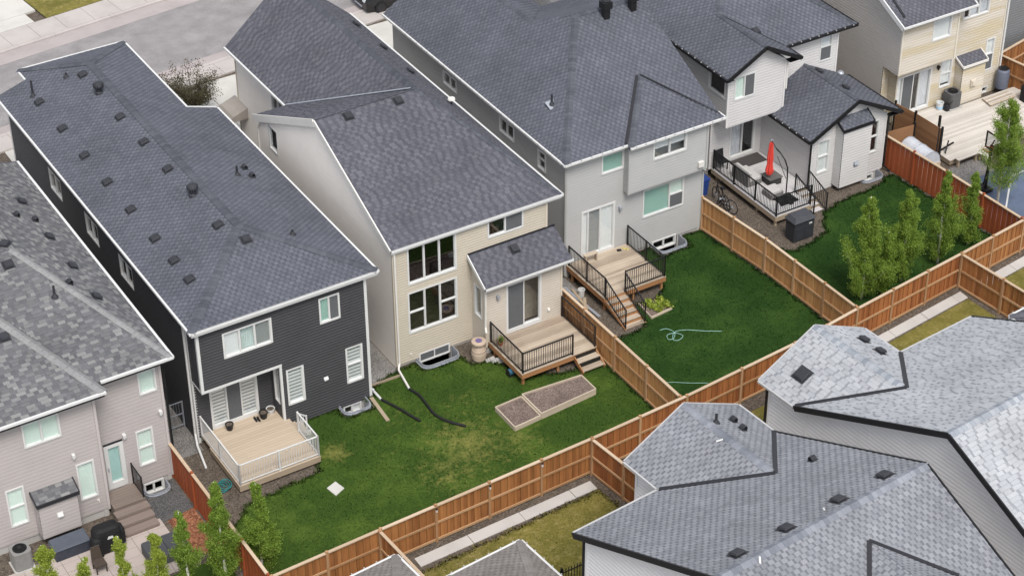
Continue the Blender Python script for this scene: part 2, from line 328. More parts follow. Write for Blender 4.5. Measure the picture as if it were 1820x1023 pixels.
    def at(s,px,py):
        r=ray(px,py,s.yaw); c0=rotz(CAM,-s.yaw); best=None
        for P,n in s.planes:
            if abs(r@n)<1e-6: continue
            t=((P[0]-c0)@n)/(r@n); x=c0+t*r
            S=np.cross([0,0,1.],n)
            if np.linalg.norm(S)<1e-6: continue
            S/=np.linalg.norm(S);T=np.cross(n,S)
            q=[((p-P[0])@S,(p-P[0])@T) for p in P]; a,b=(x-P[0])@S,(x-P[0])@T
            ins=any(u<=a<=v for u,v in scan(q,b))
            if ins and (best is None or t<best[0]): best=(t,x,n,S,T)
        return best
def box_vent(roof,px,py,sz=.3,h=.13,mat=None):
    b=roof.at(px,py)
    if b is None: return
    _,c,n,S,T=b; a=sz/2; P=lambda x,y,z:c+S*x*a+T*y*a+n*z
    m=MB(); m.hexa([P(-1.35,-1.35,.012),P(1.35,-1.35,.012),P(1.35,1.35,.012),P(-1.35,1.35,.012),P(-1.35,-1.35,.022),P(1.35,-1.35,.022),P(1.35,1.35,.022),P(-1.35,1.35,.022)])
    m.hexa([P(-.8,-.8,.02),P(.8,-.8,.02),P(.8,.8,.02),P(-.8,.8,.02),P(-.8,-.8,h*.6),P(.8,-.8,h*.6),P(.8,.8,h*.6),P(-.8,.8,h*.6)])
    m.hexa([P(-1.05,-1.1,h*.5),P(1.05,-1.1,h*.5),P(1.05,1.0,h*.5),P(-1.05,1.0,h*.5),P(-.85,-.85,h),P(.85,-.85,h),P(.85,.85,h*.9),P(-.85,.85,h*.9)])
    m.build('roof_vent',mat or VENT,roof.h)
def pipe_vent(roof,px,py,h=.4,r=.045,mat=None):
    b=roof.at(px,py)
    if b is None: return
    c=b[1]; m=MB(); m.lathe(c-np.array([0,0,.05]),[(.14,.03),(.11,.09),(.06,.16),(r,.18),(r,h),(r*.7,h),(r*.7,h-.05)],10); m.build('vent_pipe',mat or VENT,roof.h)
def hood_vent(roof,px,py):
    b=roof.at(px,py)
    if b is None: return
    _,c,n,S,T=b; m=MB(); pts=[c+T*.1*math.cos(a)+n*(.02+.14*math.sin(a)) for a in np.linspace(math.pi,0.2,6)]
    for p,q in zip(pts,pts[1:]): m.hexa([p-S*.1,q-S*.1,q-S*.1+n*.02,p-S*.1+n*.02,p+S*.1,q+S*.1,q+S*.1+n*.02,p+S*.1+n*.02])
    m.hexa([c-S*.13-T*.13+n*.012,c+S*.13-T*.13+n*.012,c+S*.13+T*.13+n*.012,c-S*.13+T*.13+n*.012,c-S*.13-T*.13+n*.024,c+S*.13-T*.13+n*.024,c+S*.13+T*.13+n*.024,c-S*.13+T*.13+n*.024])
    m.build('vent_hood',VENT,roof.h)
def turbine(roof,px,py):
    b=roof.at(px,py)
    if b is None: return
    c=b[1]; m=MB(); m.lathe(c,[(.17,-.08),(.17,.04),(.12,.08),(.12,.2),(.10,.21)],14); m.lathe(c,[(.10,.2),(.17,.24),(.215,.31),(.215,.36),(.17,.43),(.08,.47),(.02,.48)],18)
    for k in range(14):
        a=2*math.pi*k/14; m.beam(c+np.array([.2*math.cos(a),.2*math.sin(a),.24]),c+np.array([.2*math.cos(a+.25),.2*math.sin(a+.25),.42]),.012,.04)
    m.build('turbine_vent',VENT,roof.h)
# ------------------------------------------------------------------ walls and windows
def sidingmesh(mb,P0,d,n,outline,openings,e,z0=None,off=.018):
    zs=[z for _,z in outline]; lo=min(zs); hi=max(zs); z=lo
    cuts=sorted(set([round(o[2],4) for o in openings]+[round(o[3],4) for o in openings]+[round(a,4) for a in zs]))
    P=lambda s,zz,h:(P0[0]+d[0]*s+n[0]*h,P0[1]+d[1]*s+n[1]*h,zz)
    while z<hi-1e-4:
        zt=min(z+e,hi); lv=sorted(set([z,zt]+[c for c in cuts+[z+.68*e] if z+1e-3<c<zt-1e-3])); pr=lambda q:off*(1 if q<=z+.681*e else max(0,(z+e-q)/(.32*e)))
        for a,b in zip(lv,lv[1:]):
            ia=scan(outline,a+1e-4); ib=scan(outline,b-1e-4)
            if len(ia)!=len(ib): 
                ia=ib=scan(outline,(a+b)/2)
            ha=pr(a); hb=pr(b)
            for (sa0,sa1),(sb0,sb1) in zip(ia,ib):
                ops=sorted([(o[0],o[1]) for o in openings if o[2]<=a+1e-3 and o[3]>=b-1e-3])
                cur=(sa0,sb0)
                for o0,o1 in ops:
                    if o0>max(sa1,sb1) or o1<min(sa0,sb0): continue
                    if o0>max(cur)+1e-3: mb.poly([P(cur[0],a,ha),P(o0,a,ha),P(o0,b,hb),P(cur[1],b,hb)])
                    cur=(o1,o1)
                if max(sa1,sb1)>min(cur)+1e-3: mb.poly([P(cur[0],a,ha),P(sa1,a,ha),P(sb1,b,hb),P(cur[1],b,hb)])
        # lip under the course
        for s0,s1 in scan(outline,z+1e-3):
            ops=sorted([(o[0],o[1]) for o in openings if o[2]<z<o[3]]); cur=s0
            for o0,o1 in ops:
                if o0>s1 or o1<s0: continue
                if o0>cur+1e-3: mb.poly([P(cur,z,0),P(o0,z,0),P(o0,z,off),P(cur,z,off)])
                cur=o1
            if s1>cur+1e-3: mb.poly([P(cur,z,0),P(s1,z,0),P(s1,z,off),P(cur,z,off)])
        z+=e
def make_window(H,P0,d,n,w):
    a,b,z0,z1=w['r']; fm=w.get('frame',WHITE); fw=w.get('fw',.06); nm=w.get('name','window')
    d3=np.array([d[0],d[1],0.]); n3=np.array([n[0],n[1],0.]); Q=lambda s,h,z:np.array([P0[0],P0[1],0.])+d3*s+n3*h+np.array([0,0,z])
    def bar(mb,s0,s1,zz0,zz1,h0,h1):
        mb.hexa([Q(s0,h0,zz0),Q(s1,h0,zz0),Q(s1,h1,zz0),Q(s0,h1,zz0),Q(s0,h0,zz1),Q(s1,h0,zz1),Q(s1,h1,zz1),Q(s0,h1,zz1)])
    F=MB(); o=w.get('out',.035); i=-.1; fb=w.get('sill',fw)
    bar(F,a,a+fw,z0,z1,i,o); bar(F,b-fw,b,z0,z1,i,o); bar(F,a+fw,b-fw,z1-fw,z1,i,o); bar(F,a+fw,b-fw,z0,z0+fb,i,o+.012)
    cols=w.get('cols',[1]); tot=sum(cols); xs=[a+fw]
    for c in cols: xs.append(xs[-1]+(b-a-2*fw)*c/tot)
    mw=w.get('mw',.045)
    for x in xs[1:-1]: bar(F,x-mw/2,x+mw/2,z0+fb,z1-fw,-.07,o-.012)
    cells=[]
    for k in range(len(cols)):
        s0=xs[k]+(mw/2 if k else 0); s1=xs[k+1]-(mw/2 if k<len(cols)-1 else 0)
        hg=w.get('hung',{}).get(k)
        if hg:
            zm=z0+fb+(z1-fw-z0-fb)*hg; bar(F,s0,s1,zm-mw/2,zm+mw/2,-.07,o-.015); cells.append((k,s0,s1,z0+fb,zm-mw/2)); cells.append((k,s0,s1,zm+mw/2,z1-fw))
        else: cells.append((k,s0,s1,z0+fb,z1-fw))
    win=F.build(nm,fm,H)
    gl=w.get('glass',GL_DARK); bl=w.get('blind',{}) ; 
    if isinstance(bl,str): bl={k:bl for k in range(len(cols))}
    for j,(k,s0,s1,zz0,zz1) in enumerate(cells):
        g=gl[k] if isinstance(gl,(list,tuple)) else gl
        gd=MB(); 
        # sash lining
        for (p0,p1,r0,r1) in ((s0,s0+.018,zz0,zz1),(s1-.018,s1,zz0,zz1),(s0+.018,s1-.018,zz0,zz0+.018),(s0+.018,s1-.018,zz1-.018,zz1)): bar(gd,p0,p1,r0,r1,-.05,.0)
        gd.build('sash',fm,win)
        m=MB(); bar(m,s0+.01,s1-.01,zz0+.01,zz1-.01,-.034,-.028); m.build('pane',g,win)
        bt=bl.get(k) if isinstance(bl,dict) else None
        if isinstance(bt,(list,tuple)): bt=bt[0 if zz0<z0+.3 else 1] if len(bt)==2 else bt[0]
        if bt:
            B=MB(); top=zz1
            if bt=='zebra':
                z=zz1; 
                while z>zz0+.1:
                    B.cm=0; bar(B,s0,s1,max(zz0,z-.085),z,-.055,-.05); B.cm=1; zb=max(zz0,z-.15); bar(B,s0,s1,zb,max(zb,z-.085),-.062,-.057); z-=.15
                B.build('blind',[BLINDW,BLINDG],win)
            elif bt in('white','half','low','slat','grey'):
                zb={'white':zz0,'slat':zz0,'grey':zz0,'half':zz0+(zz1-zz0)*.5,'low':zz0+(zz1-zz0)*.2}[bt]; z=zz1
                while z>zb+.02:
                    zn=max(zb,z-.09); zq=zn; zn=zn+(.016 if bt in('slat','grey') else 0); B.hexa([Q(s0,-.052,zn),Q(s1,-.052,zn),Q(s1,-.046,zn),Q(s0,-.046,zn),Q(s0,-.07,z),Q(s1,-.07,z),Q(s1,-.064,z),Q(s0,-.064,z)]); z=zq
                B.build('blind',BLINDG if bt=='grey' else BLINDW,win)
            elif bt=='curtain':
                k2=14
                for q in range(k2):
                    xa=s0+(s1-s0)*q/k2; xb=s0+(s1-s0)*(q+1)/k2; da=-.10-.03*(q%2); db=-.10-.03*((q+1)%2)
                    B.hexa([Q(xa,da-.01,zz0),Q(xb,db-.01,zz0),Q(xb,db,zz0),Q(xa,da,zz0),Q(xa,da-.01,zz1),Q(xb,db-.01,zz1),Q(xb,db,zz1),Q(xa,da,zz1)])
                B.build('curtain',CURT,win)
            elif bt=='screen':
                bar(B,s0,s1,zz0,zz1,.004,.008); B.build('insect_screen',SCREEN,win)
    return win
class House:
    def __init__(s,name,label,loc,side,expo,trim,yaw=0,off=.02):
        s.off=off
        s.root=thing(name,label,'house',loc,yaw); s.side=side; s.e=expo; s.trim=trim; s.yaw=yaw; s.wallmb=MB(); s.trimmb=MB()
    def wall(s,p,q,z0,z1,wins=(),outline=None,e=None,mat=None,sep=None):
        """p->q anticlockwise seen from above; outline in (coordinate along p-q, z)"""
        p=np.array(p,float);q=np.array(q,float);L=np.linalg.norm(q-p);d=(q-p)/L;n=np.array([d[1],-d[0]])
        ax=0 if abs(d[0])>.5 else 1; sg=1 if d[ax]>0 else -1; S=lambda v:(v-p[ax])*sg
        ol=[(S(a),b) for a,b in outline] if outline else [(0,z0),(L,z0),(L,z1),(0,z1)]
        ws=[]
        for w in wins:
            w=dict(w); a,b=S(w['r'][0]),S(w['r'][1]); w['r']=(min(a,b),max(a,b),w['r'][2],w['r'][3]); ws.append(w)
        mb=MB() if sep else s.wallmb
        sidingmesh(mb,p,d,n,ol,[w['r'] for w in ws],e or s.e,off=s.off)
        if sep: mb.build('wall',sep,s.root)
        for w in ws: make_window(s.root,p,d,n,w)
    def corner(s,x,y,z0,z1,w=.09,mat=None):
        MB().box(x-w/2,x+w/2,y-w/2,y+w/2,z0,z1).build('corner_trim',mat or s.trim,s.root)
    def finish(s):
        s.wallmb.build('wall',s.side,s.root)
        if s.trimmb.f: s.trimmb.build('corner_trim',s.trim,s.root)
    def gutter(s,p,q,mat,w=.09,h=.085,drop=.015,name='gutter'):
        MB().beam((p[0],p[1],p[2]-h/2+drop),(q[0],q[1],q[2]-h/2+drop),w,h).build(name,mat,s.root)
    def rake(s,p,q,mat,w=.05,h=.2): MB().beam((p[0],p[1],p[2]-h/2+.03),(q[0],q[1],q[2]-h/2+.03),w,h).build('fascia',mat,s.root)
    def spout(s,pts,mat,r=.035,name='downspout'): 
        m=MB()
        for a,b in zip(pts,pts[1:]): m.beam(a,b,.07,.055,up=(.3,.2,1))
        m.build(name,mat,s.root)
    def box(s,name,x0,x1,y0,y1,z0,z1,mat): return MB().box(x0,x1,y0,y1,z0,z1).build(name,mat,s.root)
    def found(s,pts,z1=.2,ins=.03):
        m=MB()
        for (a,b) in zip(pts,pts[1:]):
            a=np.array(a,float);b=np.array(b,float); d=(b-a)/np.linalg.norm(b-a); n=np.array([d[1],-d[0]]); m.hexa([(*(a-n*(ins+.15)),-.6),(*(b-n*(ins+.15)),-.6),(*(b-n*ins),-.6),(*(a-n*ins),-.6),(*(a-n*(ins+.15)),z1),(*(b-n*(ins+.15)),z1),(*(b-n*ins),z1),(*(a-n*ins),z1)])
        m.build('foundation',CONC,s.root)
    def lamp(s,x,y,z,mat=None):
        m=MB(); m.box(x-.05,x+.05,y-.015,y+.0,z-.08,z+.08); m.box(x-.055,x+.055,y-.13,y-.02,z-.05,z+.07); m.lathe((x,y-.075,z-.13),[(.035,0),(.045,.04),(.045,.08)],10); m.build('wall_lamp',mat or OFFW,s.root)
    def dryer(s,x,y,z,mat=None,w=.2):
        m=MB(); m.box(x-w/2,x+w/2,y-.02,y,z-w/2,z+w/2); m.hexa([(x-w*.42,y-.1,z-.02),(x+w*.42,y-.1,z-.02),(x+w*.42,y-.018,z-.02),(x-w*.42,y-.018,z-.02),(x-w*.42,y-.04,z+w*.4),(x+w*.42,y-.04,z+w*.4),(x+w*.42,y-.018,z+w*.4),(x-w*.42,y-.018,z+w*.4)])
        for k in range(3): m.box(x-w*.38,x+w*.38,y-.07,y-.02,z-.04-k*.022,z-.03-k*.022)
        m.build('wall_vent',mat or WHITE,s.root)
    def tap(s,x,y,z): MB().box(x-.04,x+.04,y-.012,y,z-.04,z+.04).tube([(x,y,z),(x,y-.08,z),(x,y-.1,z-.05)],.015,6).build('hose_tap',OFFW,s.root)
    def well(s,x0,x1,yw,dep,z1=.12,z0=-.55,mat=None):
        m=MB(); t=.03; r=.3
        pts=[(x0,yw)]+[(x0,yw-dep+r)]+[(x0+r-r*math.cos(a),yw-dep+r-r*math.sin(a)) for a in np.linspace(.3,math.pi/2,4)]
        pts+=[(x1-r+r*math.cos(a),yw-dep+r-r*math.sin(a)) for a in np.linspace(math.pi/2,.3,4)]+[(x1,yw-dep+r),(x1,yw)]
        cx=(x0+x1)/2
        for a,b in zip(pts,pts[1:]):
            A=np.array(a);B=np.array(b);d=(B-A)/np.linalg.norm(B-A);n=np.array([-d[1],d[0]])
            m.hexa([(*A,z0),(*B,z0),(*(B+n*t),z0),(*(A+n*t),z0),(*A,z1),(*B,z1),(*(B+n*t),z1),(*(A+n*t),z1)])
        for k in range(4):
            z=z0+.1+k*.16
            for a,b in zip(pts,pts[1:]): m.beam((a[0],a[1],z),(b[0],b[1],z),.07,.03)
        w=m.build('window_well',mat or STEEL,s.root); MB().poly([(*p,z0+.1) for p in pts]).build('well_gravel',GRAVEL,w)
GRAVEL=stone_mat('gravel_stones',[(.10,.095,.09),(.22,.21,.20),(.33,.31,.29)],38)
def bump_out(H,R,x0,x1,yf,yw,z0,zf,zw,trim,ov=.07,wincols=None,lip=None):
    H.wall((x0,yf),(x1,yf),z0,zf); H.wall((x0,yw),(x0,yf),z0,zf,outline=[(yw,z0),(yf,z0),(yf,zf),(yw,zw-.05)]); H.wall((x1,yf),(x1,yw),z0,zf,outline=[(yf,z0),(yw,z0),(yw,zw-.05),(yf,zf)])
    R.plane([(x0-ov,yf-ov,zf+.02),(x1+ov,yf-ov,zf+.02),(x1+ov,yw,zw),(x0-ov,yw,zw)])
    H.gutter((x0-ov,yf-ov-.01,zf+.03),(x1+ov,yf-ov-.01,zf+.03),trim,.05,.11,name='fascia'); H.rake((x0-ov,yf-ov,zf+.03),(x0-ov,yw,zw+.01),trim,.04,.1); H.rake((x1+ov,yf-ov,zf+.03),(x1+ov,yw,zw+.01),trim,.04,.1)
    MB().box(x0-.0,x1+.0,yf,yw,z0-.02,z0).build('soffit',trim,H.root)
# ------------------------------------------------------------------ decks, fences, plants
def railing(parent,segs,z,h,mat,gap=.105,post=.05,foot=0,zends=None,name='railing'):
    for p,q in segs:
        p3=np.array(p if len(p)==3 else (*p,z),float); q3=np.array(q if len(q)==3 else (*q,z),float); L=np.linalg.norm(q3[:2]-p3[:2])
        m=MB(); up=np.array([0,0,1.]); m.beam(p3+up*h,q3+up*h,.05,.035); m.beam(p3+up*.09,q3+up*.09,.035,.03); r=m.build(name,mat,parent)
        n=max(1,round(L/1.55))
        for i in range(n+1): c=p3+(q3-p3)*i/n; piece('railing_post',r,c-up*foot,c+up*(h+.03),post,post,mat)
        k=int(L/gap)
        for i in range(1,k):
            c=p3+(q3-p3)*i/k; piece('baluster',r,c+up*.09,c+up*h,.016,.016,mat)
def deck(name,label,x0,x1,y0,y1,z,bm,fm,bw=.14,posts=True,rim=.2,boardname='deck_board'):
    t=thing(name,label,'deck',((x0+x1)/2,(y0+y1)/2,0)); n=round((y1-y0)/bw); w=(y1-y0)/n
    for i in range(n):
        y=y0+(i+.5)*w; piece(boardname,t,(x0-random.uniform(0,.006),y,z-.014),(x1+random.uniform(0,.006),y,z-.014+random.uniform(-.002,.002)),w-.009,.028,bm)
    f=MB(); z1=z-.03
    f.box(x0,x1,y0+.01,y0+.05,z1-rim,z1); f.box(x0,x1,y1-.05,y1-.01,z1-rim,z1); f.box(x0,x0+.04,y0+.05,y1-.05,z1-rim,z1); f.box(x1-.04,x1,y0+.05,y1-.05,z1-rim,z1)
    k=int((x1-x0)/.45)
    for i in range(1,k): x=x0+(x1-x0)*i/k; f.box(x-.02,x+.02,y0+.05,y1-.05,z1-rim,z1)
    f.build('deck_frame',fm,t)
    if posts:
        for x in (x0+.12,(x0+x1)/2,x1-.12):
            for y in (y0+.15,y1-.3): piece('support_post',t,(x,y,-.05),(x,y,z1-.02),.09,.09,fm)
    return t
def fence(name,label,pts,h,mat,side=1,capmat=None,post_sp=2.15,pw=.135,group=None,yaw=0,rails=True,posttop=.06,railmat=None,postmat=None,capped=True):
    """board fence; side=+1 shows posts and rails on the right-hand side of the run"""
    pts=[np.array(p,float) for p in pts]; t=thing(name,label,'fence',(pts[0][0],pts[0][1],0),yaw,group); capmat=capmat or mat; railmat=railmat or capmat; postmat=postmat or railmat
    for a,b in zip(pts,pts[1:]):
        L=np.linalg.norm(b-a); d=(b-a)/L; n=np.array([d[1],-d[0]])*side; k=max(1,round(L/pw)); w=L/k
        for i in range(k):
            c=a+d*(i+.5)*w+n*((i%2)*.02-.01+random.uniform(-.002,.002)); pw_=w-.02 if i%2 else w+.006; piece('picket',t,(c[0],c[1],.03),(c[0],c[1],h-.04+random.uniform(-.004,.004)),.018 if abs(d[0])<.5 else w-.004,.018 if abs(d[0])>=.5 else w-.004,mat,up=(0,1,0)) if 0 else inst('picket',unit_box(mat),t,(c[0],c[1],h/2-.005),(d[0]*pw_,d[1]*pw_,0),(n[0]*.018,n[1]*.018,0),(0,0,h-.07+random.uniform(-.01,.01)))
        ps=max(1,round(L/post_sp))
        if rails:
            o=n*.035
            for i in range(ps):
                A=a+d*(L*i/ps+.045); B=a+d*(L*(i+1)/ps-.045)
                for z,hh in ((.1,.09),(h*.52,.085)): piece('rail',t,(*(A+o),z),(*(B+o),z),.038,hh,railmat)
        if capped:
            for i in range(ps):
                A=a+d*(L*i/ps+.045); B=a+d*(L*(i+1)/ps-.045); piece('cap_rail',t,(*(A+n*.02),h-.02),(*(B+n*.02),h-.02),.11,.04,capmat)
        for i in range(ps+1):
            if i==ps and b is not pts[-1]: continue
            c=a+d*L*i/ps+n*.03; piece('post',t,(*c,-.1),(*c,h+posttop),.09,.09,postmat)
    return t
def leaf_cloud(n,centers,rad,size,tone_fn,zmin=.1):
    c=centers[np.random.randint(len(centers),size=n)]; k=c[:,3:4] if c.shape[1]>3 else 1.; P=c[:,:3]+np.random.normal(size=(n,3))*rad*k; P=P[P[:,2]>zmin]; n=len(P)
    a=np.random.normal(size=(n,3)); a/=np.linalg.norm(a,axis=1)[:,None]; b=np.random.normal(size=(n,3)); b-=a*(a*b).sum(1)[:,None]; b/=np.linalg.norm(b,axis=1)[:,None]
    s=np.random.uniform(size[0],size[1],(n,1)); a=a*s; b=b*s*.62
    V=np.stack([P-a,P+b*.9-a*.1,P+a,P-b*.9-a*.1],1).reshape(-1,3); return V,n,P
def leaf_object(name,V,n,tones,mat,parent,org):
    me=D.meshes.new(name); me.vertices.add(len(V)); me.vertices.foreach_set('co',(V-np.array(org)).astype(np.float32).ravel()); me.loops.add(4*n); me.loops.foreach_set('vertex_index',np.arange(4*n,dtype=np.int32)); me.polygons.add(n); me.polygons.foreach_set('loop_start',np.arange(0,4*n,4,dtype=np.int32))
    me.materials.append(mat); a=me.attributes.new('tone','FLOAT','FACE'); a.data.foreach_set('value',tones.astype(np.float32)); me.update(calc_edges=True); me.validate()
    o=D.objects.new(name,me); COL.objects.link(o); o.parent=parent; return o
BARK=paint('pale_bark',(.50,.48,.43),.85,.3,14,.3); BARKD=paint('dark_bark',(.09,.07,.055),.9,.3,14,.3)
def aspen(label,x,y,h,r,mat,n=7000,group=None,loose=1.,bark=None,name='aspen_tree',bare=.06,seed=0,skew=0.):
    rs=np.random.RandomState(seed+int(x*97)); t=thing(name,label,'tree',(x,y,0),0,group); m=MB()
    lean=rs.normal(size=2)*.06; tr=[(x+lean[0]*k*k*h*.2+rs.normal()*.012,y+lean[1]*k*k*h*.2+rs.normal()*.012,h*.97*k) for k in np.linspace(0,1,9)]
    m.tube(tr,[.055*(h/4.5)*(1-.8*k)+.004 for k in np.linspace(0,1,9)],7); C=[]
    nb=int(36*h/4.5*loose)
    for i in range(nb):
        f=bare+(0.97-bare)*(i+rs.rand())/nb; prof=min(1,f/.16)**.6*(1.0-f)**.95*1.42+.03; L=r*prof*rs.uniform(.45,1.4); a=rs.rand()*6.283
        j=min(7,int(f*8)); k=f*8-j; b=np.array(tr[j])*(1-k)+np.array(tr[j+1])*k; e=b+np.array([math.cos(a)*L,math.sin(a)*L,L*rs.uniform(.7,1.8)]); e[2]=min(e[2],h*(.99+.04*rs.rand()))
        mid=(b+e)/2+np.array([math.cos(a)*L*.12,math.sin(a)*L*.12,-.03]); m.tube([b,mid,e],[.012,.008,.003],4)
        for q in np.linspace(.42,1.08,5): C.append(np.append(b*(1-q)+e*q+rs.normal(size=3)*.03,.38+.8*(1-f)))
    m.build('trunk',bark or BARK,t,smooth=True); C=np.array(C); np.random.seed(seed+int(x*31))
    V,k,P=leaf_cloud(int(n*2.6),C,np.array([.085,.085,.11])*(r/.45)**.5,(.017,.036),None,.25)
    tone=np.clip(np.random.normal(.5,.22,k),0,1)
    leaf_object('crown',V,k,tone,mat,t,(x,y,0)); return t
# =================================================================== THE SETTING
SOIL=stone_mat('bare_soil',[(.055,.042,.032),(.10,.08,.062),(.15,.12,.095)],22)
def rect_grid(x0,x1,y0,y1,holes,z):
    xs=sorted(set([x0,x1]+[h[0] for h in holes]+[h[1] for h in holes])); ys=sorted(set([y0,y1]+[h[2] for h in holes]+[h[3] for h in holes])); m=MB()
    for a,b in zip(xs,xs[1:]):
        for c,d in zip(ys,ys[1:]):
            if any(h[0]<=a+1e-6 and h[1]>=b-1e-6 and h[2]<=c+1e-6 and h[3]>=d-1e-6 for h in holes): continue
            m.poly([(a,c,z),(b,c,z),(b,d,z),(a,d,z)])
    return m
WELLS=[(25.62,26.72,54.0,54.7),(29.42,31.0,54.92,55.7),(41.35,42.75,56.55,57.4),(17.65,18.55,53.6,54.3),(51.75,52.9,56.45,57.1)]
rect_grid(-600,700,-500,900,WELLS,0).build('ground',SOIL,kind='structure')
def sheet(name,pts,z,mat,kind='structure'): return MB().poly([(a,b,z) for a,b in pts]).build(name,mat,kind=kind)
# --- lawns
L_MID=lawn_mat('lawn_grass_patchy',(.034,.070,.010),(.095,.150,.023),(.21,.205,.055),.13,[(28.6,50.3,2.6,.37),(27.2,49.4,2.0,.28),(30.2,49.6,1.6,.28),(29.8,52.6,1.6,.16),(24.3,52.4,.9,.40),(27.4,52.5,1.8,.12),(26,50.8,1.6,.1)])
L_DARK=lawn_mat('lawn_grass_lush',(.016,.046,.007),(.050,.100,.017),(.12,.13,.035),.06,[(39.4,53.6,1.2,.35)])
L_DRY=lawn_mat('lawn_grass_olive',(.125,.115,.026),(.25,.21,.055),(.32,.26,.105),.28,[(26,44.5,2.5,.1)])
LAWN_A=[(19.0,46.75),(23,46.6),(31.47,46.8),(35.38,47.0),(35.4,52.0),(34.1,51.95),(32.4,52.6),(31.9,54.2),(31.05,54.3),(31.05,54.86),(29.36,54.86),(29.36,55.45),(28.7,55.5),(27.3,55.05),(27.0,54.5),(26.8,54.6),(26.8,53.9),(25.55,53.9),(25.55,54.6),(23.9,54.6),(23.7,52.6),(23.4,51.75),(20.5,51.5),(19.5,50.6),(19.0,50.2)]
LAWN_B=[(35.5,47.05),(40.86,47.5),(44.1,47.95),(44.15,52),(43.75,57.2),(42.85,57.2),(42.85,56.45),(41.25,56.45),(41.25,57.2),(40.3,57.2),(40.2,54.8),(39.7,54.2),(38.2,54.2),(38.1,52.85),(36.6,52.7),(35.55,52.6)]
LAWN_C=[(44.4,48.05),(50.0,48.8),(53.6,49.2),(53.5,53.5),(53.25,56.4),(52.95,56.4),(52.2,56.0),(50.4,55.9),(48.9,55.6),(48.0,54.3),(46.2,53.9),(45.3,54.6),(44.5,53.0)]
LAWN_D=[(23.3,45.3),(31.2,45.75),(31.35,43.5),(32.5,36),(20,33),(19,40),(22.9,43)]
LAWN_E=[(31.7,45.9),(45.3,47.1),(49.85,47.7),(50.1,44),(45,40),(32,40)]
LAWN_F=[(50.4,47.8),(58,48.8),(58,43),(50.4,43)]
for nm,p,mt in (('lawn',LAWN_A,L_MID),('lawn',LAWN_B,L_DARK),('lawn',LAWN_C,L_DARK),('lawn',LAWN_D,L_DRY),('lawn',LAWN_E,L_DRY),('lawn',LAWN_F,L_DRY)): sheet(nm,p,.006,mt)
sheet('lawn',[(18.6,46.6),(8,46.4),(8,49.6),(18.6,49.6)],.006,L_MID)
sheet('lawn',[(53.95,49.3),(56,49.6),(56,51.0),(53.95,52.5)],.006,L_DARK)
def inpoly(px,py,poly):
    c=np.zeros(len(px),bool); n=len(poly)
    for i in range(n):
        x0,y0=poly[i];x1,y1=poly[(i+1)%n]; k=((y0>py)!=(y1>py))&(px<(x1-x0)*(py-y0)/(y1-y0+1e-12)+x0); c^=k
    return c
def grass(polys,mat,dens,hh,label,clumpy=.15):
    Vs=[]
    for poly in polys:
        xs=[p[0] for p in poly];ys=[p[1] for p in poly]; A=(max(xs)-min(xs))*(max(ys)-min(ys)); n=int(A*dens); px=np.random.uniform(min(xs),max(xs),n);py=np.random.uniform(min(ys),max(ys),n); k=inpoly(px,py,poly); px=px[k];py=py[k]; n=len(px)
        a=np.random.uniform(0,6.283,n); w=np.random.uniform(.008,.018,n); h=np.random.uniform(*hh,n)*(1+clumpy*np.sin(px*2.1+np.sin(py*1.7)*2)*np.sin(py*2.6)); lx=np.random.normal(0,.03,n);ly=np.random.normal(0,.03,n)
        B0=np.stack([px-np.cos(a)*w,py-np.sin(a)*w,np.full(n,.0)],1);B1=np.stack([px+np.cos(a)*w,py+np.sin(a)*w,np.full(n,.0)],1);T=np.stack([px+lx,py+ly,h],1)
        Vs.append(np.stack([B0,B1,T],1).reshape(-1,3))
    for poly in polys:
        for (x0,y0),(x1,y1) in zip(poly,poly[1:]+poly[:1]):
            L=math.hypot(x1-x0,y1-y0); n=int(L*260); u=np.random.rand(n); ph=np.random.rand()*6; off=np.random.normal(0,.055,n)+.05*np.sin(u*L*5+ph)+.03*np.sin(u*L*13); nx,ny=(y1-y0)/L,-(x1-x0)/L
            px=x0+(x1-x0)*u+nx*off; py=y0+(y1-y0)*u+ny*off; a=np.random.uniform(0,6.283,n); w=np.random.uniform(.01,.022,n); h=np.random.uniform(hh[1],hh[1]*2.4,n); lx=np.random.normal(0,.04,n); ly=np.random.normal(0,.04,n)
            Vs.append(np.stack([np.stack([px-np.cos(a)*w,py-np.sin(a)*w,np.zeros(n)],1),np.stack([px+np.cos(a)*w,py+np.sin(a)*w,np.zeros(n)],1),np.stack([px+lx,py+ly,h],1)],1).reshape(-1,3))
    V=np.concatenate(Vs); n=len(V)//3; me=D.meshes.new('grass'); me.vertices.add(3*n); me.vertices.foreach_set('co',V.astype(np.float32).ravel()); me.loops.add(3*n); me.loops.foreach_set('vertex_index',np.arange(3*n,dtype=np.int32)); me.polygons.add(n); me.polygons.foreach_set('loop_start',np.arange(0,3*n,3,dtype=np.int32)); me.materials.append(mat)
    # blades take the light of the turf they stand in
    nz=np.tile(np.array([0,0,1.],dtype=np.float32),(3*n,1)); me.update(calc_edges=True); me.normals_split_custom_set_from_vertices(nz.tolist())
    o=D.objects.new('grass',me); COL.objects.link(o); setp(o,label,'grass',kind='stuff')
grass([LAWN_A],L_MID,600,(.015,.04),'mid green patchy grass behind the dark and the tan house')
grass([LAWN_B,LAWN_C],L_DARK,600,(.015,.04),'lush dark green grass of the two right-hand yards')
grass([LAWN_D],L_DRY,450,(.012,.03),'short olive grass between the back fence and the near roofs')
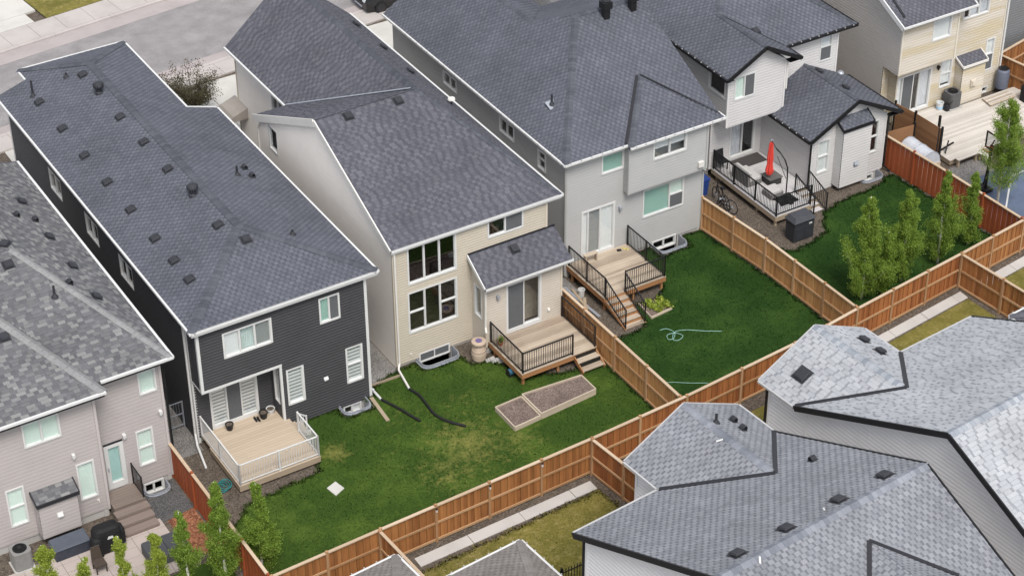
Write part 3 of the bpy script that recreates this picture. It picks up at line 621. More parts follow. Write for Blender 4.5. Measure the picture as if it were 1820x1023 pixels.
# --- street side
ASPH=stone_mat('asphalt',[(.27,.252,.252),(.305,.287,.287),(.34,.322,.322)],60); 
WALKC=slab_mat('sidewalk_concrete',(.38,.35,.33)); WALKD=slab_mat('driveway_concrete',(.46,.445,.415)); KERB=slab_mat('kerb_concrete',(.39,.355,.34)); GUTT=slab_mat('gutter_concrete',(.32,.285,.28))
SA=math.radians(6.0); sdir=np.array([math.cos(SA),math.sin(SA)]); sn=np.array([-math.sin(SA),math.cos(SA)]); S0=np.array([30.,81.0])
def st(a,b): p=S0+sdir*a+sn*b; return (p[0],p[1])
def strip(a0,a1,b0,b1): return [st(a0,b0),st(a1,b0),st(a1,b1),st(a0,b1)]
sheet('street',strip(-60,90,0,5.95),.01,ASPH)
sheet('gutter_strip',strip(-60,90,5.5,6.5),.016,GUTT); sheet('gutter_strip',strip(-60,90,-.35,.3),.016,GUTT)
def slabrow(name,b0,b1,a0,a1,step,z,mat,kerb=None):
    root=D.objects.new(name,None); COL.objects.link(root); ORG[root.name]=(0,0,0); root['kind']='structure'; a=a0
    while a<a1-.01:
        e=min(a1,a+step); q=strip(a+.008,e-.008,b0,b1); m=MB(); m.hexa([(*q[0],-.05),(*q[1],-.05),(*q[2],-.05),(*q[3],-.05),(*q[0],z),(*q[1],z),(*q[2],z),(*q[3],z)]); m.build('slab',mat,root); a=e
    return root
slabrow('kerb',6.5,6.72,-20,45,3.0,.10,KERB); slabrow('sidewalk',6.74,8.3,-9.9,22,1.45,.10,WALKC)
slabrow('kerb',-.58,-.36,-20,45,3.0,.08,KERB); slabrow('sidewalk',-1.75,-.6,-14,30,1.5,.08,WALKC)
# far driveway slabs and verge
FD=thing_far=D.objects.new('driveway',None); COL.objects.link(FD); ORG[FD.name]=(0,0,0); FD['kind']='structure'
for (a0,a1,b0,b1) in ((-12,-4.6,8.33,9.4),(-4.57,-2.2,8.33,9.4),(-12,-4.6,9.43,14),(-4.57,-1.6,9.43,14)):
    q=strip(a0,a1,b0,b1); MB().hexa([(*p,-.05) for p in q]+[(*p,.1) for p in q]).build('slab',WALKD,FD)
sheet('lawn',strip(-1.55,4,8.33,14),.1,L_DRY)
fs=D.objects.new('driveway',None); COL.objects.link(fs); ORG[fs.name]=(0,0,0); fs['kind']='structure'
for (x0,x1,y0,y1) in ((27.9,31.2,75.3,79.0),(31.23,34.6,75.3,79.3),(27.9,31.2,73.2,75.27),(31.23,34.6,73.2,75.27),(36.2,39.2,74.2,79.6),(39.23,43.5,74.2,80.2),(21.5,26.5,75.2,78.6)):
    MB().box(x0,x1,y0,y1,-.05,.03).build('slab',WALKD,fs)
# --- side strips, patios
sheet('gravel_strip',[(27.0,55.1),(28.55,55.1),(28.55,72),(27.0,72)],.004,GRAVEL)
sheet('gravel_strip',[(35.4,55.7),(37.15,55.7),(37.15,72),(35.4,72)],.004,GRAVEL)
sheet('gravel_strip',[(18.95,55.0),(20.4,55.0),(20.4,72),(18.95,72)],.004,GRAVEL)
GRDARK=stone_mat('dark_gravel',[(.045,.045,.047),(.09,.09,.092),(.14,.14,.14)],30); MULCH=stone_mat('red_mulch',[(.10,.035,.018),(.26,.10,.05),(.36,.17,.09)],16)
sheet('gravel_strip',[(17.4,52.2),(18.8,52.4),(18.8,54.2),(18.56,54.2),(18.56,53.55),(17.64,53.55),(17.64,54.2),(17.4,54.2)],.004,GRDARK)
sheet('mulch_bed',[(17.85,50.3),(18.8,49.5),(18.8,52.38),(17.75,52.2)],.005,MULCH)
PATC=slab_mat('stamped_patio',(.36,.31,.285)); pt=D.objects.new('patio',None); COL.objects.link(pt); ORG[pt.name]=(0,0,0); pt['kind']='structure'
for i in range(9):
    for j in range(6):
        x=12.0+i*.62; y=49.7+j*.46; MB().box(x+.006,x+.614,y+.006,y+.454,-.05,.02+random.uniform(0,.004)).build('paver',PATC,pt)
# concrete swale behind the fence, slab by slab
sw=D.objects.new('drainage_swale',None); COL.objects.link(sw); ORG[sw.name]=(0,0,0); sw['kind']='structure'
SWC=slab_mat('swale_concrete',(.42,.405,.385))
FB=[(18.9,46.25),(22.95,46.4),(31.47,46.68),(35.65,46.9),(40.86,47.36),(44.22,47.86),(50.04,48.6),(53.78,49.12),(60,49.9)]
def along(x):
    for (a,b),(c,d) in zip(FB,FB[1:]):
        if a<=x<=c: return b+(d-b)*(x-a)/(c-a)
for (xa,xb,st_) in ((24.0,31.2,2.1),(44.0,49.9,1.8),(51.0,57.0,1.8)):
    x=xa
    while x<xb-.3:
        e=min(xb,x+st_); q=[(x+.01,along(x)-.82),(e-.01,along(e)-.82),(e-.01,along(e)-.36),(x+.01,along(x)-.36)]; zz=random.uniform(.02,.035); MB().hexa([(*p,-.1) for p in q]+[(q[0][0],q[0][1],zz),(q[1][0],q[1][1],zz),(q[2][0],q[2][1],zz+.01),(q[3][0],q[3][1],zz+.01)]).build('slab',SWC,sw); x=e
# =================================================================== HOUSES
def sid(n,c,var=.05): return paint('siding_'+n,c,.55,var,1.2,.03,fine=25)
SH_CHAR=shingle_mat('charcoal_shingles',[(0,(.068,.073,.090)),(.4,(.079,.084,.102)),(.5,(.089,.094,.113)),(1,(.113,.118,.139))])
SH_H3=shingle_mat('slate_shingles',[(0,(.068,.069,.084)),(.4,(.080,.081,.097)),(.5,(.086,.087,.104)),(1,(.114,.114,.132))])
SH_MIX=shingle_mat('mixed_grey_shingles',[(0,(.092,.093,.101)),(.4,(.125,.126,.133)),(.5,(.115,.115,.121)),(.75,(.150,.150,.154)),(1,(.215,.213,.210))])
SH_LT=shingle_mat('light_grey_shingles',[(0,(.22,.230,.250)),(.4,(.275,.286,.306)),(.5,(.315,.326,.346)),(1,(.375,.386,.405))])
SH_MID=shingle_mat('mid_grey_shingles',[(0,(.128,.134,.152)),(.4,(.158,.165,.184)),(.5,(.188,.195,.214)),(1,(.238,.245,.266))])
SH_TAUPE=shingle_mat('taupe_shingles',[(0,(.15,.135,.125)),(.4,(.18,.165,.155)),(.5,(.19,.172,.162)),(1,(.23,.212,.20))])
CAP_CHAR=shingle_mat('charcoal_caps',[(.5,(.064,.069,.083)),(1,(.092,.097,.113))]); CAP_LT=shingle_mat('light_caps',[(.5,(.21,.232,.262)),(1,(.34,.358,.385))]); CAP_MID=shingle_mat('mid_caps',[(.5,(.145,.158,.185)),(1,(.235,.247,.275))]); CAP_MIX=shingle_mat('grey_caps',[(0,(.18,.18,.185)),(1,(.235,.235,.235))])
# ---------------- 1: taupe house at the left edge
H=House('taupe_house','taupe two-storey house at the left edge with mottled grey shingle roof',(16.2,54.19,0),sid('taupe',(.40,.365,.355)),.15,sid('taupetrim',(.46,.42,.41)),off=.009)
wf=dict(frame=WHITE,glass=GL_GREEN,blind='white')
H.wall((9.2,53.54),(16.2,53.54),.32,5.4,[dict(r=(13.69,14.98,4.03,5.03),cols=[1,1],**wf),dict(r=(15.27,15.91,1.06,2.63),**wf),dict(r=(12.79,13.43,1.01,2.59),hung={0:.5},**wf)])
H.wall((16.2,53.54),(16.2,54.19),.32,5.4)
H.wall((16.2,54.19),(18.83,54.19),.25,5.4,[dict(r=(18.02,18.67,4.01,4.98),**wf),dict(r=(17.69,18.32,1.03,2.57),hung={0:.5},**wf),dict(r=(16.5,17.2,.52,2.42),name='door',glass=GL_DOOR,blind='white',fw=.14,sill=.26,frame=WHITE),dict(r=(17.73,18.48,-.3,.2),frame=WHITE,cols=[1,1])])
H.wall((18.83,54.19),(18.83,68),.1,5.4); H.wall((18.83,68),(9.2,68),.1,5.4); H.wall((9.2,68),(9.2,53.54),.1,5.4)
H.corner(16.2,53.54,.3,5.4); H.corner(18.83,54.19,.2,5.4)
H.found([(9.2,53.54),(16.2,53.54),(16.2,54.19),(17.66,54.19)],.3); H.found([(18.5,54.19),(18.83,54.19),(18.83,68)],.24); H.found([(17.66,54.22),(18.5,54.22)],-.32)
H.box('door_header',16.5,17.2,54.16,54.2,2.42,2.5,DARKTRIM); MB().box(16.55,16.58,54.09,54.13,1.35,1.5).build('door_handle',STEEL,H.root)
R=Roof(H.root,SH_MIX,tab=(.15,.36),gap=(.1,.3),rise=.013,brick=False); e=5.5
R.plane([(8.8,53.15,e),(16.5,53.15,e),(13.35,58.97,7.6),(8.8,58.97,7.6)]); R.plane([(16.5,53.15,e),(16.5,53.75,e),(13.36,59.6,7.6),(13.35,58.97,7.6)])
R.plane([(16.5,53.75,e),(19.15,53.75,e),(16,59.6,7.6),(13.36,59.6,7.6)]); R.plane([(19.15,53.75,e),(19.15,68.4,e),(16,66,7.6),(16,59.6,7.6)])
R.plane([(8.8,58.97,7.6),(13.35,58.97,7.6),(13.36,59.6,7.6),(16,59.6,7.6),(16,66,7.6),(8.8,66,7.55)]); R.plane([(19.15,68.4,e),(8.8,68.4,e),(8.8,66,7.55),(16,66,7.6)])
R.cap((16.5,53.15,e),(13.35,58.97,7.6),w=.2); R.cap((19.15,53.75,e),(16,59.6,7.6)); R.cap((16,59.6,7.6),(16,66,7.6))
bump_out(H,R,13.66,15.03,53.04,53.54,.45,1.95,2.18,DARKTRIM)
H.dryer(14.35,53.03,1.25,w=.22); H.lamp(15.24,53.53,3.08,WHITE); H.lamp(18.66,54.18,3.07,WHITE); H.lamp(17.27,54.18,2.62,WHITE); H.tap(15.87,53.53,.84)
R.finish(CAP_MIX)
for p in crop(T4,[(112,55),(25,275),(42,382),(375,390),(255,237),(500,548),(20,758)]): box_vent(R,*p)
for p in crop(T4,[(83,128),(180,152),(358,478)]): hood_vent(R,*p)
pipe_vent(R,*crop(T4,[(285,548)])[0],h=.5)
H.gutter((8.8,53.13,e-.06),(16.5,53.13,e-.06),DARKTRIM,.03,.14,name='fascia'); H.gutter((16.6,53.73,e-.06),(19.15,53.73,e-.06),DARKTRIM,.03,.14,name='fascia'); H.gutter((8.8,53.1,e),(16.55,53.1,e),WHITE); H.gutter((16.6,53.7,e),(19.2,53.7,e),WHITE); H.gutter((19.2,53.7,e),(19.2,68.4,e),WHITE)
H.box('soffit',8.8,16.45,53.2,53.55,5.33,5.36,DARKTRIM); H.box('soffit',16.5,19.1,53.8,54.2,5.33,5.36,DARKTRIM); H.box('soffit',18.8,19.1,54.2,68.3,5.33,5.36,DARKTRIM)
H.spout([(18.95,54.13,5.2),(18.95,54.13,.25),(19.0,53.2,.06)],BLACK); H.well(17.65,18.55,54.19,.6)
H.finish()
# ---------------- 2: dark house
H=House('charcoal_house','charcoal lap-sided house with white trim and a white-railed deck',(23.7,54.65,0),sid('charcoal',(.047,.047,.051),.12),.122,WHITE,off=.042)
zb=dict(frame=WHITE,blind='zebra',glass=GL_DARK)
H.wall((20.45,54.65),(26.95,54.65),0,0,[dict(r=(21.37,23.26,3.94,5.03),cols=[1,1,1],blind={0:'white',1:'curtain',2:'grey'},glass=[GL_DARK,GL_GREEN,GL_DARK],fw=.075),dict(r=(25.10,25.93,3.99,5.09),cols=[1,1],blind={0:'white',1:'screen'},glass=[GL_TEAL,GL_DARK],fw=.07),dict(r=(26.02,26.72,.96,2.57),hung={0:.5},fw=.075,**zb),dict(r=(23.64,24.34,.94,2.54),fw=.075,**zb),dict(r=(25.8,26.55,-.47,-.03),cols=[1,1],blind={1:'white'})],outline=[(20.45,2.82),(23.45,2.82),(23.45,-.02),(26.95,-.02),(26.95,5.5),(20.45,5.5)])
H.wall((20.45,55.5),(23.45,55.5),.25,2.9,[dict(r=(20.99,22.86,.37,2.4),cols=[1,1,1],name='sliding_door',blind={0:'zebra',1:'screen',2:'zebra'},fw=.09,sill=.16)])
H.wall((23.45,55.5),(23.45,54.65),.1,2.82,[dict(r=(55.25,54.8,.95,2.55))])
H.wall((20.45,55.5),(20.45,54.65),2.82,5.5); H.wall((20.45,73.0),(20.45,55.5),0,5.5,[dict(r=(b,a,3.78,4.75),cols=[1,1],fw=.07,glass=GL_DARK) for a,b in ((60.3,61.6),(63.6,64.9),(67.35,68.65))])
H.wall((26.95,54.65),(26.95,67.6),0,5.5); H.wall((26.95,67.6),(25.8,67.6),0,5.8); H.wall((25.8,67.6),(25.8,74.0),0,5.85); H.wall((25.8,74.0),(21.8,74.0),0,5.85); H.wall((21.8,74.0),(21.8,73.0),0,5.8); H.wall((21.8,73.0),(20.45,73.0),0,5.5)
H.box('soffit',20.45,23.45,54.65,55.5,2.79,2.82,WHITE); H.box('skirt_trim',20.4,23.5,54.6,54.64,2.78,2.88,WHITE)
H.corner(20.45,54.65,2.8,5.45,.11); H.corner(26.95,54.65,-.02,5.45,.11); H.corner(20.45,55.52,.0,5.45,.11); H.corner(23.45,54.65,.3,2.85,.09); H.corner(20.45,72.9,0,5.5,.1); H.box('skirt_trim',20.40,20.44,54.65,55.6,2.78,2.86,WHITE)
H.found([(23.45,54.65),(25.75,54.65)],.02,.04); H.found([(26.6,54.65),(26.95,54.65),(26.95,73)],.02,.04); H.found([(20.45,55.5),(23.45,55.5)],.26,.04)
R=Roof(H.root,SH_CHAR); e,r_=5.6,6.76; rx=23.79
R.plane([(20.2,54.45,e),(rx,58.05,r_),(rx,72,r_),(21.5,74.3,6.02),(21.5,73.4,6.02),(20.2,73.4,e)])
R.plane([(27.38,54.45,e),(27.38,67.9,e),(26.1,67.9,6.02),(26.1,74.3,6.02),(rx,72,r_),(rx,58.05,r_)])
R.plane([(20.2,54.45,e),(27.38,54.45,e),(rx,58.05,r_)]); R.plane([(21.5,74.3,6.02),(26.1,74.3,6.02),(rx,72,r_)])

for a,b in (((20.2,54.45,e),(rx,58.05,r_)),((27.38,54.45,e),(rx,58.05,r_)),((rx,58.05,r_),(rx,72,r_)),((21.5,74.3,6.02),(rx,72,r_)),((26.1,74.3,6.02),(rx,72,r_))): R.cap(a,b,w=.17)
R.finish(CAP_CHAR)
for p in crop(T1,[(205,533),(430,390),(625,610),(325,670),(440,810),(748,740),(872,880),(558,948)])+crop(T4,[(680,97),(806,246),(905,361),(985,459),(1133,177),(1277,250)]): box_vent(R,*p)
for p in crop(T1,[(515,482),(1003,1012)]): turbine(R,*p)
pipe_vent(R,*crop(T1,[(172,500)])[0],h=.75); pipe_vent(R,*crop(T1,[(345,402)])[0],h=.25); pipe_vent(R,*crop(T1,[(1233,910)])[0],h=.45); pipe_vent(R,*crop(T4,[(1520,225)])[0],h=.25)
for p in crop(T1,[(1268,876),(1308,918)]): hood_vent(R,*p)
for a,b in (((20.2,54.4,e),(27.42,54.4,e)),((20.16,54.4,e),(20.16,73.4,e)),((27.42,54.4,e),(27.42,67.9,e)),((26.1,67.95,6.02),(27.38,67.95,5.62)),((26.14,67.9,6.02),(26.14,74.3,6.02)),((21.5,74.34,6.02),(26.1,74.34,6.02)),((21.46,73.4,6.02),(21.46,74.3,6.02))): H.gutter(a,b,WHITE,.075,.085)
H.gutter((20.2,54.43,e),(27.38,54.43,e),WHITE,.04,.19,name='fascia'); H.box('soffit',20.2,27.36,54.45,54.66,5.40,5.44,WHITE); H.box('soffit',26.95,27.36,54.66,67.9,5.40,5.44,WHITE); H.box('soffit',20.2,20.46,54.66,73.3,5.40,5.44,WHITE)
H.dryer(25.18,54.64,1.56,w=.2); H.well(25.62,26.72,54.65,.65,mat=STEEL)
H.spout([(20.36,55.62,5.3),(20.36,55.62,.35),(20.2,55.1,.22),(20.02,54.0,.06)],WHITE); H.spout([(27.05,54.6,.3),(27.1,54.85,.16),(27.16,54.16,.06)],WHITE)
H.finish()
# ---------------- 3: tan house
H=House('tan_house','tan and cream house with tall dark three-part windows and slate roof',(32,55.62,0),sid('tan',(.475,.425,.345)),.115,sid('tantrim',(.56,.50,.41)),off=.021)
SIDECR=sid('cream',(.80,.75,.695)); YW=55.62
H.wall((28.6,YW),(35.2,YW),.12,5.35,[dict(r=(29.20,31.28,3.57,5.33),cols=[1,1,1],fw=.07),dict(r=(29.16,31.28,1.37,3.24),cols=[1,1,1],hung={0:.5,2:.5},fw=.07),dict(r=(32.62,34.19,4.43,5.33),cols=[1,1],fw=.07,blind={1:'screen'}),dict(r=(29.55,30.89,-.12,.32),cols=[1,1],blind='screen')])
H.wall((28.6,66.6),(28.6,YW),0,0,[dict(r=(65.7,64.92,4.5,5.6))],outline=[(66.6,0),(YW,0),(YW,5.35),(61.25,7.9),(66.6,5.45)],sep=SIDECR)
H.wall((30.2,72.3),(30.2,66.6),0,5.55,[dict(r=(68.85,67.75,4.15,5.0),cols=[1,1])],sep=SIDECR); H.wall((30.2,66.6),(28.6,66.6),0,5.4,sep=SIDECR)
H.wall((35.2,YW),(35.2,72.3),0,5.4,sep=SIDECR); H.wall((35.2,72.3),(30.2,72.3),0,5.5,outline=[(35.2,0),(30.2,0),(30.2,5.6),(32.87,7.9),(35.2,5.8)],sep=SIDECR)
# rear bump-out with the patio door
yb=54.62
H.wall((31.92,yb),(35.26,yb),.4,3.15,[dict(r=(32.8,34.37,.6,2.86),cols=[1,1],name='sliding_door',fw=.09,sill=.17,blind={0:'screen'})],sep=sid('beige',(.50,.45,.385)))
H.wall((31.92,YW),(31.92,yb),.05,0,[dict(r=(55.4,54.85,1.45,2.85))],outline=[(YW,.05),(yb,.05),(yb,3.15),(YW,3.85)],sep=MATS['siding_beige']); H.wall((35.26,yb),(35.26,YW),.05,0,outline=[(yb,.05),(YW,.05),(YW,3.85),(yb,3.15)],sep=MATS['siding_beige'])
H.found([(28.6,66.6),(28.6,YW),(29.5,YW)],.14); H.found([(30.95,YW),(31.92,YW),(31.92,yb),(35.26,yb)],.22); H.found([(35.2,YW),(35.2,72.3)],.1)
H.corner(28.62,YW-.01,.1,5.35); H.corner(35.2,YW,.1,5.3); H.corner(31.92,yb,.3,3.1,.08); H.corner(35.26,yb,.4,3.1,.08); H.corner(30.2,72.28,0,5.5,.08)
R=Roof(H.root,SH_H3,tab=(.14,.24),gap=(.09,.17),brick=False)
A=(32.87,61.25,8.0)
R.plane([(28.5,55.5,5.4),(35.8,55.5,5.4),A,(28.5,61.25,8.0)]); R.plane([(28.5,61.25,8),A,(29.92,66.85,5.45),(28.5,66.85,5.42)])
R.plane([(29.92,66.85,5.45),A,(32.87,72.6,8),(29.92,72.6,5.45)]); R.plane([(35.8,55.5,5.4),(35.8,72.6,5.4),(32.87,72.6,8),A])
R.plane([(31.74,54.32,3.22),(35.56,54.32,3.22),(35.56,55.6,4.02),(31.74,55.6,4.02)])
R.cap(A,(32.87,72.6,8)); R.cap((35.8,55.5,5.4),A,w=.12)
R.finish(CAP_CHAR,valleymat=STEEL)
MB().beam((29.92,66.85,5.49),(32.75,61.5,7.98),.1,.02).build('valley_flashing',STEEL,H.root)
for p in crop(T2,[(55,605),(315,525),(93,130),(235,250),(375,375)])+crop(T5,[(918,300)]): box_vent(R,*p)
m=MB(); b=R.at(*crop(T2,[(592,545)])[0]); c=b[1] if b else np.array([35,60,6.]); m.tube([c,c+[0,0,.22]],.04,8); m.build('vent_pipe',VENT,H.root); MB().lathe(c+np.array([0,0,.2]),[(.05,0),(.16,.05),(.14,.11),(.03,.14)],14).build('vent_cap',OFFW,H.root)
for (a,b) in (((28.5,55.45,5.4),(35.85,55.45,5.4)),((35.85,55.45,5.4),(35.85,72.6,5.4)),((29.87,66.85,5.45),(29.87,72.6,5.45)),((31.74,54.28,3.22),(35.6,54.28,3.22))): H.gutter(a,b,WHITE,.075,.085)
H.rake((28.48,55.5,5.42),(28.48,61.25,8.0),OFFW,.05,.18); H.rake((28.48,61.25,8.0),(28.48,66.9,5.42),OFFW,.06,.3); H.rake((31.72,54.32,3.24),(31.72,55.6,4.04),WHITE,.04,.14); MB().beam((31.74,55.58,4.06),(35.56,55.58,4.06),.05,.06).build('step_flashing',DARKTRIM,H.root)
H.gutter((28.5,55.48,5.4),(35.8,55.48,5.4),WHITE,.04,.17,name='fascia'); H.gutter((31.74,54.3,3.22),(35.56,54.3,3.22),WHITE,.03,.14,name='fascia'); H.box('soffit',28.5,35.75,55.5,55.63,5.30,5.33,WHITE); H.box('soffit',35.2,35.78,55.63,72.5,5.28,5.31,WHITE); H.box('soffit',31.8,35.5,54.36,54.63,3.14,3.16,WHITE)
H.spout([(28.64,55.52,5.3),(28.66,55.52,.25),(28.5,55.3,.16),(28.34,54.17,.06)],OFFW); H.spout([(31.86,54.5,3.1),(31.86,54.55,1.3),(31.8,54.4,1.15)],OFFW); H.spout([(28.66,66.5,5.3),(28.55,66.68,4.9),(28.55,66.68,.2)],OFFW)
H.lamp(32.42,yb-.01,2.48,STEEL); H.dryer(34.68,yb-.01,1.07,OFFW,.1); H.tap(29.2,YW-.01,.45); H.well(29.42,31.0,YW,.72,z1=.16,mat=STEEL)
# small porch roof at the street side
MB().hexa([(29.3,71.4,2.5),(30.2,71.4,2.5),(30.2,72.9,2.5),(29.3,72.9,2.5),(29.5,71.4,2.75),(30.2,71.4,3.0),(30.2,72.7,3.0),(29.5,72.7,2.75)]).build('porch_roof',paint('porch_taupe',(.27,.245,.22)),H.root); H.box('porch_post',29.55,29.75,72.3,72.5,0,2.5,paint('brown_post',(.16,.13,.10))); H.box('porch_wall',29.7,30.2,71.5,71.6,0,1.2,MATS['brown_post'])
H.finish()
# ---------------- 4: grey house
H=House('grey_house','pale grey house with teal-tinted blinds and a broad charcoal hip roof',(40.5,57.3,0),sid('palegrey',(.40,.40,.395)),.13,sid('greytrim',(.40,.40,.39)),off=.009)
Y=57.3; sl=dict(glass=GL_TEAL,blind='slat')
H.wall((37.17,Y),(43.78,Y),.14,5.4,[dict(r=(38.80,39.87,4.28,5.17),fw=.07,**sl),dict(r=(37.9,39.5,.62,2.86),cols=[.42,1,1.05],name='sliding_door',blind={0:'slat',1:'grey',2:'slat'},glass=GL_DARK,fw=.09,sill=.15),dict(r=(40.83,42.85,1.56,2.90),cols=[2,1],hung={1:.5},fw=.07,glass=[GL_TEAL,GL_GREEN],blind={0:'slat',1:['screen','white']}),dict(r=(41.37,42.55,-.25,.24),cols=[1,1])])
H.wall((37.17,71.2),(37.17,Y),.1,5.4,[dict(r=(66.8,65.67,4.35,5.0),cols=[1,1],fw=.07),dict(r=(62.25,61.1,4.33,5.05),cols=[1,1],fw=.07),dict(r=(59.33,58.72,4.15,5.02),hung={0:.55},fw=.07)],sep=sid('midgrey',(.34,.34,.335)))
H.wall((43.78,Y),(43.78,71.2),.1,5.4,outline=[(Y,.1),(71.2,.1),(71.2,5.4),(68.6,5.4),(62.8,8.1),(Y,5.5)]); H.wall((43.78,71.2),(37.17,71.2),.1,5.4)
yc=56.92
H.wall((39.87,yc),(43.62,yc),3.25,5.38,[dict(r=(40.98,42.6,4.43,5.35),cols=[1,1],fw=.07,blind={0:'half',1:'half'})]); H.wall((39.87,Y),(39.87,yc),3.25,5.38,sep=MATS['siding_midgrey']); H.wall((43.62,yc),(43.62,Y),3.25,5.38); H.box('soffit',39.87,43.62,yc,Y,3.2,3.25,MATS['siding_greytrim'])
H.corner(37.17,Y,.1,5.4,.09); H.corner(39.87,yc,3.22,5.4,.08); H.corner(43.62,yc,3.22,5.4,.08); H.corner(43.78,Y,.1,3.2,.08)
H.found([(37.17,71.2),(37.17,Y),(41.3,Y)],.16); H.found([(42.65,Y),(43.78,Y),(43.78,71)],.16)
R=Roof(H.root,SH_CHAR); e=5.5
R.plane([(36.95,57,e),(41.1,62.8,8.2),(40.05,64.35,7.52),(40.05,71.6,7.52),(36.95,71.6,e)]); R.plane([(36.95,57,e),(44.25,57,e),(44.25,62.8,8.2),(41.1,62.8,8.2)])
R.plane([(41.1,62.8,8.2),(44.25,62.8,8.2),(44.25,68.6,e),(42.3,68.6,e),(40.05,64.35,7.5)]); R.plane([(40.05,64.35,7.52),(43.1,68.6,e),(43.1,71.6,e),(40.05,71.6,7.52)])
ap=(42.03,59.42,6.68)
R.plane([(39.8,56.72,e),(44.28,56.72,e),ap]); R.plane([(39.8,56.72,e),(39.8,57.0,e),(42.0,59.5,6.66),ap]); R.plane([(44.28,56.72,e),(44.28,57.0,e),(42.06,59.5,6.66),ap])
R.cap((36.95,57,e),(41.1,62.8,8.2)); R.cap((41.1,62.8,8.2),(44.25,62.8,8.2)); R.cap((39.8,56.72,e),ap,w=.13); R.cap((40.05,64.35,7.52),(40.05,71.6,7.52))
R.valley((39.74,57.0,e),(41.95,59.55,6.68),.06,.12); R.valley((44.2,56.95,5.52),(42.1,59.55,6.68),.05,.08)
R.finish(CAP_CHAR)
b=R.at(*crop(T2,[(1113,545)])[0]); pipe_vent(R,*crop(T2,[(1113,545)])[0],h=.5); 
m=MB(); c=b[1]; m.hexa([c+np.array(v) for v in ((-.2,-.2,-.08),(.2,-.2,-.0),(.2,.2,.12),(-.2,.2,.05),(-.2,-.2,-.06),(.2,-.2,.02),(.2,.2,.14),(-.2,.2,.07))]); m.build('pipe_flashing',STEEL,H.root)
for p in crop(T2,[(1392,90),(1530,48)]):
    b=R.at(*p); c=b[1]; MB().box(c[0]-.13,c[0]+.13,c[1]-.13,c[1]+.13,c[2]-.1,c[2]+.42).box(c[0]-.2,c[0]+.2,c[1]-.2,c[1]+.2,c[2]+.42,c[2]+.72).box(c[0]-.13,c[0]+.13,c[1]-.13,c[1]+.13,c[2]+.72,c[2]+.75).build('chimney_flue',BLACK,H.root)
for (a,b) in (((36.9,56.95,e),(39.8,56.95,e)),((39.75,56.67,e),(44.32,56.67,e)),((36.9,56.95,e),(36.9,71.6,e)),((44.3,56.67,e),(44.3,57.2,e))): H.gutter(a,b,WHITE,.075,.085)
def light_string(H,segs,n):
    m=MB()
    for a,b in segs:
        a=np.array(a);b=np.array(b); L=np.linalg.norm(b-a); k=int(L/.45)
        for i in range(k): c=a+(b-a)*(i+.5)/k+np.array([0,-.0,.06]); m.box(c[0]-.018,c[0]+.018,c[1]-.018,c[1]+.018,c[2]-.05,c[2]-.008)
    m.build('gutter_clips',paint('clip_grey',(.40,.40,.40)),H.root,kind='stuff')
light_string(H,[((36.9,56.92,5.5),(39.8,56.92,5.5)),((39.75,56.62,5.5),(44.3,56.62,5.5)),((36.85,57.2,5.5),(36.85,71.5,5.5))],0)
H.box('soffit',36.95,39.8,57.0,57.32,5.36,5.39,WHITE); H.box('soffit',36.95,37.2,57.3,71.5,5.36,5.39,WHITE); H.box('soffit',39.85,44.25,56.72,56.95,5.36,5.39,WHITE)
H.lamp(39.72,Y-.01,2.46,STEEL); MB().box(43.2,43.45,yc-.12,yc,3.42,3.66).build('exhaust_vent',OFFW,H.root); H.well(41.35,42.75,Y,.72,mat=STEEL); H.spout([(43.72,yc+.1,3.2),(43.72,57.2,3.0),(43.85,57.24,2.9)],WHITE)
H.spout([(37.1,57.22,5.3),(37.1,57.22,.2)],sid('spoutgrey',(.30,.30,.29)))
H.finish()
# ---------------- 5: white-grey house with black gutters
H=House('light_grey_house','light grey house with black gutters, an upper gable bay and a one-storey rear wing',(49,57,0),sid('mist',(.53,.517,.51)),.13,sid('misttrim',(.62,.61,.60)))
H.wall((46.42,60.4),(49.15,60.4),.4,3.05,[dict(r=(47.45,48.82,.52,2.6),cols=[1,1],name='sliding_door',fw=.09,sill=.14,blind={0:'curtain'})])
H.wall((49.15,60.4),(52.98,60.4),2.6,5.42,[dict(r=(52.03,52.69,3.97,5.32),hung={0:.5},blind={0:['screen','white']})])
yb=59.35
H.wall((46.42,yb),(49.35,yb),3.0,0,[dict(r=(46.72,47.8,4.18,5.3),cols=[1,1],glass=[GL_GREEN,GL_DARK],blind={0:'white',1:'screen'},fw=.07)],outline=[(46.42,3.0),(49.35,3.0),(49.35,5.42),(47.98,6.35),(46.42,5.5)])
H.wall((46.42,74.5),(46.42,yb),.1,5.45,[dict(r=(60.7,59.5,4.28,5.25),fw=.07)],outline=[(74.5,.1),(60.4,.1),(60.4,3.0),(yb,3.0),(yb,5.45),(74.5,5.45)],sep=sid('mist_shaded',(.46,.45,.445)))  # same mist siding; the shade of the house gap is darkened into its colour
H.wall((49.35,yb),(49.35,60.4),3.0,5.42); H.box('soffit',46.42,49.35,yb,60.4,2.95,3.0,MATS['siding_misttrim']); H.wall((52.98,60.4),(52.98,74.5),.1,5.4); H.wall((52.98,74.5),(46.42,74.5),.1,5.4)
Y=57.0
H.wall((49.15,60.4),(49.15,Y),.3,2.85); H.wall((49.15,Y),(53.1,Y),.12,0,[dict(r=(49.47,50.11,.95,2.55),hung={0:.5},blind={0:['white','slat']},glass=GL_DARK),dict(r=(52.2,52.75,1.05,2.65),hung={0:.5}),dict(r=(51.95,52.7,-.35,.0),cols=[1])],outline=[(49.15,.05),(53.1,.05),(53.1,2.9),(51.25,3.95),(49.15,2.9)])
H.wall((53.1,Y),(53.1,60.4),.1,2.85)
H.found([(49.15,60.4),(49.15,Y),(51.9,Y)],.1); H.found([(52.75,Y),(53.1,Y),(53.1,60.4)],.1)
